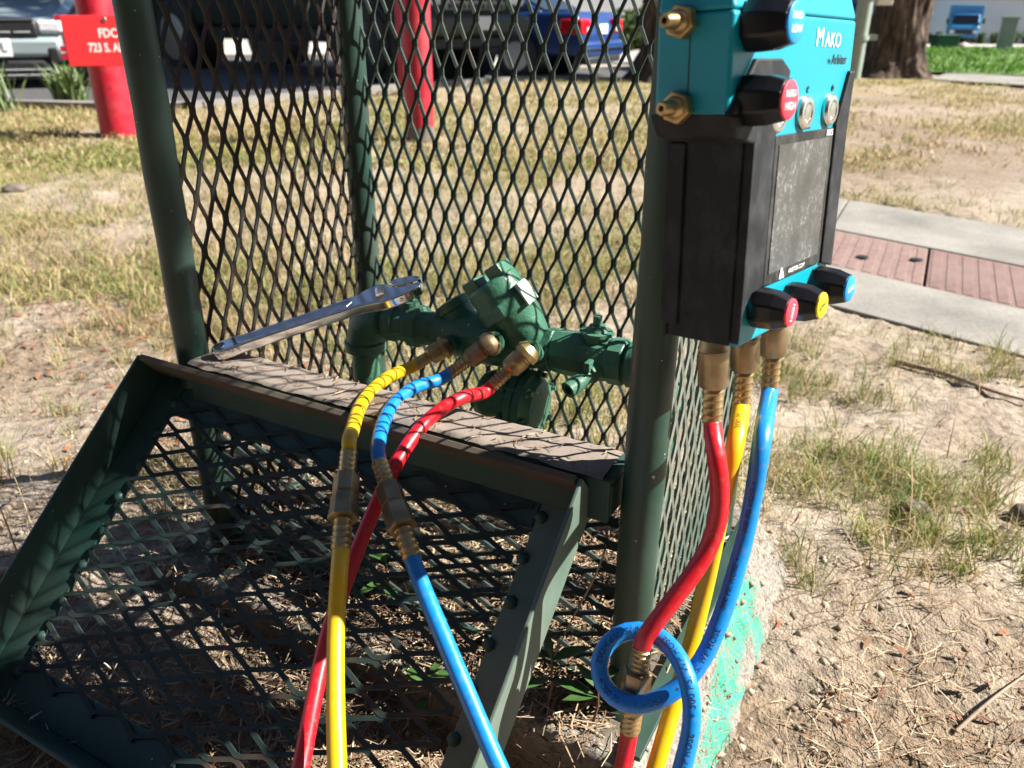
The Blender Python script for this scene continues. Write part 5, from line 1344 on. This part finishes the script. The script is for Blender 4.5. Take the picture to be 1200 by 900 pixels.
rock_at(1018, 88, (.2, .16, .06), 'stone_pale', 'pale stone at the foot of the big trunk', 6).location.z = 0
rock_at(1128, 60, (.14, .12, .12), 'stone_pale', 'white stone on the green lawn', 7)
def twig(pts, r, label, mat='twig'):
    path = smooth_path(pts, .01); m_ = MB(); n = len(path); m_.tube(path, [r * (1 - .6 * i / n) for i in range(n)], 8)
    return tag(m_.build('twig', M[mat], None, 60), label, 'twig')
def gpt(px, py, up_=0.004):
    p = on_ground(px, py, .09 if px < 330 else 0.0); return Vector((p.x, p.y, gz(p.x, p.y) + up_))
twig([gpt(2, 640, .012), gpt(8, 615, .014), gpt(18, 600, .012), gpt(14, 585, .01)], .008, 'thick grey twig in the cage shadow at the left edge')
twig([gpt(0, 690, .008), gpt(25, 694, .010), gpt(50, 698, .006)], .006, 'dark twig on shaded soil below the left lid rail')
twig([gpt(1120, 672, .02), gpt(1127, 690, .012), gpt(1131, 702, .004)], .0032, 'short pale twig stub on the soil at the right')
twig([gpt(1050, 430, .01), gpt(1110, 445, .012), gpt(1160, 465, .01), gpt(1205, 476, .01)], .007, 'brown root crossing the bare soil at the right')
twig([gpt(1110, 890, .006), gpt(1150, 860, .012), gpt(1205, 815, .010)], .0022, 'long pale straw stalk at the lower right corner')
twig([gpt(1005, 690, .010), gpt(1070, 698, .016), gpt(1140, 686, .014)], .0018, 'thin pale stalk lying across the right hand soil')
twig([at(700, 560, .70), at(716, 600, .69), at(712, 640, .69), at(690, 690, .70), at(668, 730, .72), at(640, 790, .76)], .0011, 'thin bent dry stalk before the right cage post')
twig([gpt(300, 460, .004), gpt(60, 452, .01), gpt(20, 470, .006)], .0016, 'long straw stalk lying on the soil left of the lid')

def leaf_mesh(base, d, L_, w, nrm):
    d = Vector(d).normalized(); nrm = Vector(nrm); nrm = (nrm - d * nrm.dot(d)).normalized(); sd = d.cross(nrm)
    m_ = MB(); vs = []; fs = []
    prof = [(0, .08), (.15, .55), (.35, .95), (.55, 1), (.78, .6), (1, .04)]
    for (t, k_) in prof:
        c_ = Vector(base) + d * L_ * t - nrm * L_ * .18 * t * t
        vs += [c_ - sd * w * k_ + nrm * w * .25 * k_, c_, c_ + sd * w * k_ + nrm * w * .25 * k_]
    for i in range(5):
        a = i * 3; fs += [(a, a + 1, a + 4, a + 3), (a + 1, a + 2, a + 5, a + 4)]
    m_.add(vs, fs); return m_
def leafy_weed(P, leaves, label, stemh=.06):
    t = thing('leafy_weed', P, label, 'weed', 'young broad leaf weeds under the lid')
    P = Vector(P); tip = P + Vector((.004, .002, stemh))
    m_ = MB(); m_.tube([P - CZ * .01, P.lerp(tip, .5) + Vector((.003, 0, 0)), tip], [.0016, .0013, .0008], 8); m_.build('stem', M['stem_brown'], t)
    for (az_, el, L_, w, f_) in leaves:
        d = Vector((math.cos(az_) * math.cos(el), math.sin(az_) * math.cos(el), math.sin(el)))
        leaf_mesh(P.lerp(tip, f_), d, L_, w, CZ).build('leaf', M['leaf_green'], t, 60)
def wz(px, py): p = on_ground(px, py, .09); return Vector((p.x, p.y, float(surf(p.x, p.y))))
leafy_weed(wz(638, 878), [(2.7, .1, .036, .0058, 1), (.3, .3, .040, .0062, .95), (1.9, .8, .026, .0045, 1), (-.4, .1, .045, .006, .6), (3.6, .2, .03, .005, .6)], 'leafy green weed below the right corner of the lid')
leafy_weed(wz(690, 895), [(.7, .3, .040, .005, 1), (2.2, .4, .03, .005, .9), (3.3, .2, .03, .005, .7)], 'small weed with one long leaf nearest the red hose end', .045)
leafy_weed(wz(500, 850), [(.2, .3, .035, .006, 1), (2.6, .3, .03, .006, .9), (1.2, .6, .03, .005, .8), (4.4, .2, .03, .005, .6)], 'weed seen through the lid mesh beside the blue hose', .05)
leafy_weed(wz(455, 760), [(.4, .4, .04, .006, 1), (2.4, .2, .035, .006, .9), (1.5, .7, .03, .005, .8), (3.9, .1, .04, .005, .6), (5.2, .3, .035, .006, .5)], 'largest weed seen through the middle of the lid mesh', .07)

# ------------------------------------------------------------------ grass and litter
def blades(name, pos, hgt, wid, lean, col, mat, kind='stuff', curl=0.5):
    n = len(pos)
    yaw = RNG.random(n) * 2 * math.pi
    ld = RNG.random(n) * 2 * math.pi
    sx, sy = np.cos(yaw), np.sin(yaw); lx_, ly_ = np.cos(ld) * lean * hgt, np.sin(ld) * lean * hgt
    w = wid / 2
    b = pos
    zero = np.zeros(n)
    S = np.stack([sx * w, sy * w, zero], -1)
    p1 = b + np.stack([lx_ * .28, ly_ * .28, hgt * .5], -1)
    p2 = b + np.stack([lx_ * .68, ly_ * .68, hgt * .82], -1)
    p3 = b + np.stack([lx_ * 1.25, ly_ * 1.25, hgt * (1.0 - .25 * lean)], -1)
    V = np.stack([b - S, b + S, p1 - S * .85, p1 + S * .85, p2 - S * .5, p2 + S * .5, p3], 1).reshape(-1, 3)
    o = np.arange(n)[:, None] * 7
    q = np.concatenate([o + np.array([0, 1, 3, 2]), o + np.array([2, 3, 5, 4]), o + np.array([4, 5, 6])], 1)
    st = (np.arange(n)[:, None] * 11 + np.array([0, 4, 8])).ravel()
    c = np.repeat(np.concatenate([col, np.ones((n, 1))], 1), 7, 0)
    me = raw_mesh(name, V, q.ravel(), st, None, mat, False, c)
    o_ = link(name, me); tag(o_, kind=kind); return o_
STRAW = np.array([(.42, .32, .17), (.36, .27, .14), (.50, .40, .24), (.30, .21, .115)])
OLIVE = np.array([(.22, .235, .07), (.28, .28, .09), (.17, .20, .06), (.32, .30, .115)])
GREEN = np.array([(.13, .20, .045), (.17, .24, .055), (.10, .16, .04)])
def pick(pal, n): return pal[RNG.integers(0, len(pal), n)] * (0.8 + .4 * RNG.random(n))[:, None]
def blocked(X, Y):
    a = (X - CL.x) * CU.x + (Y - CL.y) * CU.y; b = (X - CL.x) * CN.x + (Y - CL.y) * CN.y
    return inside(road_poly, X, Y) | inside(SW_POLY, X, Y) | inside(WALK2, X, Y) | ((a > -.08) & (a < WID + .10) & (b > -.36) & (b < DEP + .07)) | (Y < .25)
def scatter(n, ylo, yhi, xlo=-260, xhi=1460):
    x = RNG.uniform(xlo, xhi, n); y = RNG.uniform(ylo, yhi, n)
    a, b = (x - 600) / F, (450 - y) / F
    r, u = a * cr - b * sr, a * sr + b * cr
    rz = -sp + u * cp; t = -H / rz
    return r * t, (cp + u * sp) * t, y
def grass_layer(name, n_tufts, per, ylo, yhi, dens, hgt, wid, spread, lean, green_mix, power=1.0):
    X, Y, _ = scatter(n_tufts, ylo, yhi)
    keep = (RNG.random(len(X)) < dens(X, Y) ** power) & ~blocked(X, Y)
    X, Y = X[keep], Y[keep]; n = len(X)
    dist = np.hypot(X, Y)
    tuft_h = hgt * (0.55 + .8 * RNG.random(n)); gsel = RNG.random(n)
    gm = green_mix(X, Y)
    m_ = n * per
    bx_ = np.repeat(X, per) + RNG.normal(size=m_) * np.repeat(spread * (0.6 + .8 * RNG.random(n)), per)
    by_ = np.repeat(Y, per) + RNG.normal(size=m_) * np.repeat(spread * (0.6 + .8 * RNG.random(n)), per)
    bz_ = ground_z(bx_, by_) - .004
    h_ = np.repeat(tuft_h, per) * (0.35 + .8 * RNG.random(m_))
    w_ = wid * (.6 + .8 * RNG.random(m_))
    ln_ = lean * (0.2 + 1.3 * RNG.random(m_))
    r_ = RNG.random(m_); g_ = np.repeat(gm, per)
    col = np.where((r_ < g_ * .35)[:, None], pick(GREEN, m_), np.where((r_ < g_)[:, None], pick(OLIVE, m_), pick(STRAW, m_)))
    ok = ~blocked(bx_, by_)
    return blades(name, np.stack([bx_, by_, bz_], -1)[ok], h_[ok], w_[ok], ln_[ok], col[ok], M['grass'])
gmix = lambda X, Y: np.clip(.52 + 1.1 * (fbm(X * 1.1 + 3, Y * 1.1, 3, 51) - .5) - .3 * sstep(1.0, 2.0, X) * (1 - sstep(8, 10, Y)) , .1, .9)
gnear = lambda X, Y: np.clip(.62 + .8 * (fbm(X * 3 + 3, Y * 3, 3, 51) - .5), .2, .95)
grass_layer('near_grass', 3200, 30, 330, 720, grass_density, .055, .0017, .016, .7, gnear, 1.1)
grass_layer('mid_grass', 7500, 15, 190, 360, grass_density, .042, .0030, .03, .9, gmix, .75)
grass_layer('far_grass', 9500, 10, 95, 200, grass_density, .046, .0075, .07, 1.0, gmix, .85)
# lone dead stalks among the grass
grass_layer('straw_stalks', 500, 4, 120, 800, lambda X, Y: .3 + .5 * grass_density(X, Y), .10, .0016, .02, 1.0, lambda X, Y: 0 * X, 1.0)
# lawn blades
lxr, lyr = RNG.random(9000), RNG.random(9000)
i0 = (lxr * 59).astype(int); fr_ = lxr * 59 - i0; i1 = np.minimum(i0 + 1, 59)
n0 = ln0[i0] * (1 - fr_[:, None]) + ln0[i1] * fr_[:, None]; n1 = ln1[i0] * (1 - fr_[:, None]) + ln1[i1] * fr_[:, None]
lp_ = n0 * (1 - lyr[:, None]) + n1 * lyr[:, None]
lz_ = base_z(lp_[:, 0], lp_[:, 1]) + .02 + .10 * np.sin(lyr * math.pi)
blades('lawn_grass', np.concatenate([lp_, lz_[:, None]], 1), .07 * (.5 + RNG.random(9000)), .02 * np.ones(9000), .6 * np.ones(9000), pick(np.array([(.10, .22, .03), (.14, .27, .04), (.08, .18, .025)]), 9000), M['grass'])

def strips(name, X, Y, Z, L_, w, col, tiltmax=.35):
    """needles, straws and leaf scraps lying on the ground"""
    n = len(X); yaw = RNG.random(n) * 2 * math.pi; ti = RNG.uniform(-tiltmax, tiltmax, n)
    d = np.stack([np.cos(yaw) * np.cos(ti), np.sin(yaw) * np.cos(ti), np.sin(ti)], -1); s = np.stack([-np.sin(yaw), np.cos(yaw), RNG.uniform(-.4, .4, n)], -1)
    c_ = np.stack([X, Y, Z + np.abs(np.sin(ti)) * L_ * .5], -1); b = RNG.uniform(-.25, .25, n)[:, None] * s * L_[:, None]
    V = np.stack([c_ - d * (L_ / 2)[:, None] - s * (w / 3)[:, None] + b, c_ - d * (L_ / 2)[:, None] + s * (w / 3)[:, None] + b, c_ - s * (w / 2)[:, None], c_ + s * (w / 2)[:, None], c_ + d * (L_ / 2)[:, None] - s * (w / 4)[:, None] + b, c_ + d * (L_ / 2)[:, None] + s * (w / 4)[:, None] + b], 1).reshape(-1, 3)
    V[:, 2] += .0008
    o = np.arange(n)[:, None] * 6
    q = np.concatenate([o + np.array([0, 1, 3, 2]), o + np.array([2, 3, 5, 4])], 1)
    c = np.repeat(np.concatenate([col, np.ones((n, 1))], 1), 6, 0)
    me = raw_mesh(name, V, q.ravel(), np.arange(n * 2) * 4, None, M['litter'], False, c)
    o_ = link(name, me); tag(o_, kind='stuff'); return o_
NEED = np.array([(.24, .165, .10), (.33, .25, .165), (.15, .09, .055), (.42, .34, .235), (.20, .12, .07)])
X, Y, _ = scatter(26000, 250, 1050)
k_ = RNG.random(len(X)) < np.clip(.22 + 1.1 * pxell(LITTER_SPOTS, X, Y), 0, 1)
a = (X - CL.x) * CU.x + (Y - CL.y) * CU.y; b = (X - CL.x) * CN.x + (Y - CL.y) * CN.y
k_ &= ~inside(SW_POLY, X, Y) & (Y > .2) & ~((a > WID - .01) & (a < .66) & (b > -.08) & (b < .42) & (RNG.random(len(X)) < .85)) & ~((a > .55) & (RNG.random(len(X)) < .45))
X, Y = X[k_], Y[k_]; n = len(X)
strips('pine_needles', X, Y, surf(X, Y), RNG.uniform(.015, .055, n), RNG.uniform(.0008, .0018, n), pick(NEED, n))
aa_, bb_ = RNG.uniform(0, WID, 3600), RNG.uniform(-.02, DEP, 3600)
X = CL.x + CU.x * aa_ + CN.x * bb_; Y = CL.y + CU.y * aa_ + CN.y * bb_
strips('cage_needles', X, Y, surf(X, Y) + RNG.uniform(0, .01, 3600), RNG.uniform(.02, .06, 3600), RNG.uniform(.001, .0022, 3600), pick(NEED, 3600))
aa_, bb_ = RNG.uniform(.02, WID - .03, 130), RNG.uniform(-.022, .022, 130)
X = CL.x + CU.x * aa_ + CN.x * bb_; Y = CL.y + CU.y * aa_ + CN.y * bb_
strips('ledge_debris', X, Y, 0 * X + ZL + .0012, RNG.uniform(.002, .014, 130), RNG.uniform(.0006, .0016, 130), pick(NEED, 130), .08)
RUST = np.array([(.20, .062, .03), (.25, .095, .045), (.16, .06, .03), (.24, .15, .09)])
X, Y, py_s = scatter(1700, 130, 900)
k_ = (RNG.random(len(X)) < np.clip(.10 + .9 * pxell([(-.95, 2.0, .35, .3, 1), (-.62, 1.55, .3, .2, .7), (-.4, 1.2, .2, .15, .6), (.55, .68, .2, .12, .5), (.5, 1.55, .12, .06, .9), (1.1, 1.75, .25, .06, .7)], X, Y), 0, 1)) & ~inside(SW_POLY, X, Y) & ~inside(road_poly, X, Y) & (Y > .2)
X, Y = X[k_], Y[k_]; n = len(X)
nl = 1100; cl_ = np.array([(-.95, 1.95, .28, .22), (-.62, 1.62, .22, .14), (-1.25, 2.15, .25, .15), (-.5, 1.3, .15, .1)])[RNG.integers(0, 4, 1100)]
X = np.concatenate([X, cl_[:, 0] + RNG.normal(size=nl) * cl_[:, 2]]); Y = np.concatenate([Y, cl_[:, 1] + RNG.normal(size=nl) * cl_[:, 3]]); n = len(X)
strips('dead_leaves', X, Y, surf(X, Y) + .002, RNG.uniform(.010, .024, n), RNG.uniform(.003, .007, n), pick(RUST, n), .5)
# small clods and pebbles
X, Y, _ = scatter(9000, 330, 1000)
k_ = ~inside(SW_POLY, X, Y) & (Y > .2) & (RNG.random(len(X)) < .75)
X, Y = X[k_], Y[k_]; n = len(X)
oc = np.array([(1, 0, 0), (0, 1, 0), (-1, 0, 0), (0, -1, 0), (0, 0, .8), (0, 0, -.5)]); ot = np.array([(0, 1, 4), (1, 2, 4), (2, 3, 4), (3, 0, 4), (1, 0, 5), (2, 1, 5), (3, 2, 5), (0, 3, 5)])
sz = .0010 + .0062 * RNG.random(n) ** 4
V = (np.stack([X, Y, surf(X, Y)], -1)[:, None, :] + oc[None] * sz[:, None, None] * RNG.uniform(.6, 1.3, (n, 6, 1))).reshape(-1, 3)
q = (np.arange(n)[:, None, None] * 6 + ot[None]).reshape(-1)
c = np.repeat(np.concatenate([pick(np.array([(.30, .24, .18), (.25, .20, .15), (.34, .28, .22), (.17, .13, .10)]), n), np.ones((n, 1))], 1), 6, 0)
o = link('pebbles', raw_mesh('pebbles', V, q, np.arange(n * 8) * 3, None, M['litter'], True, c)); tag(o, kind='stuff')
# bushy weeds by the standpipe
def bushy_weed(P, n, h, w, label, seed):
    t = thing('bushy_weed', P, label, 'weed', 'tall weeds by the standpipe')
    m_ = MB(); rg = random.Random(seed); P = Vector(P)
    for k2 in range(n):
        a2 = rg.random() * 6.28; ln = rg.uniform(.3, 1.0); hh = h * rg.uniform(.5, 1)
        p0 = P + Vector((rg.uniform(-w, w) * .4, rg.uniform(-w, w) * .4, 0)); p2 = p0 + Vector((math.cos(a2) * w * ln, math.sin(a2) * w * ln, hh)); p1 = p0.lerp(p2, .5) + CZ * hh * .2
        sd2 = Vector((-math.sin(a2), math.cos(a2), 0)) * rg.uniform(.006, .012)
        m_.add([p0 - sd2, p0 + sd2, p1 - sd2, p1 + sd2, p2], [(0, 1, 3, 2), (2, 3, 4)])
    m_.build('blades', M['weed_green'], t, 0)
M['weed_green'] = flat('weed_blades', (.12, .17, .055), .6, var=.35, scale=8)
bushy_weed(on_ground(85, 122), 170, .34, .22, 'bushy green weed between the silver car and the standpipe', 5)
bushy_weed(on_ground(6, 130), 26, .40, .30, 'sparse tall weed before the silver car licence plate', 6)
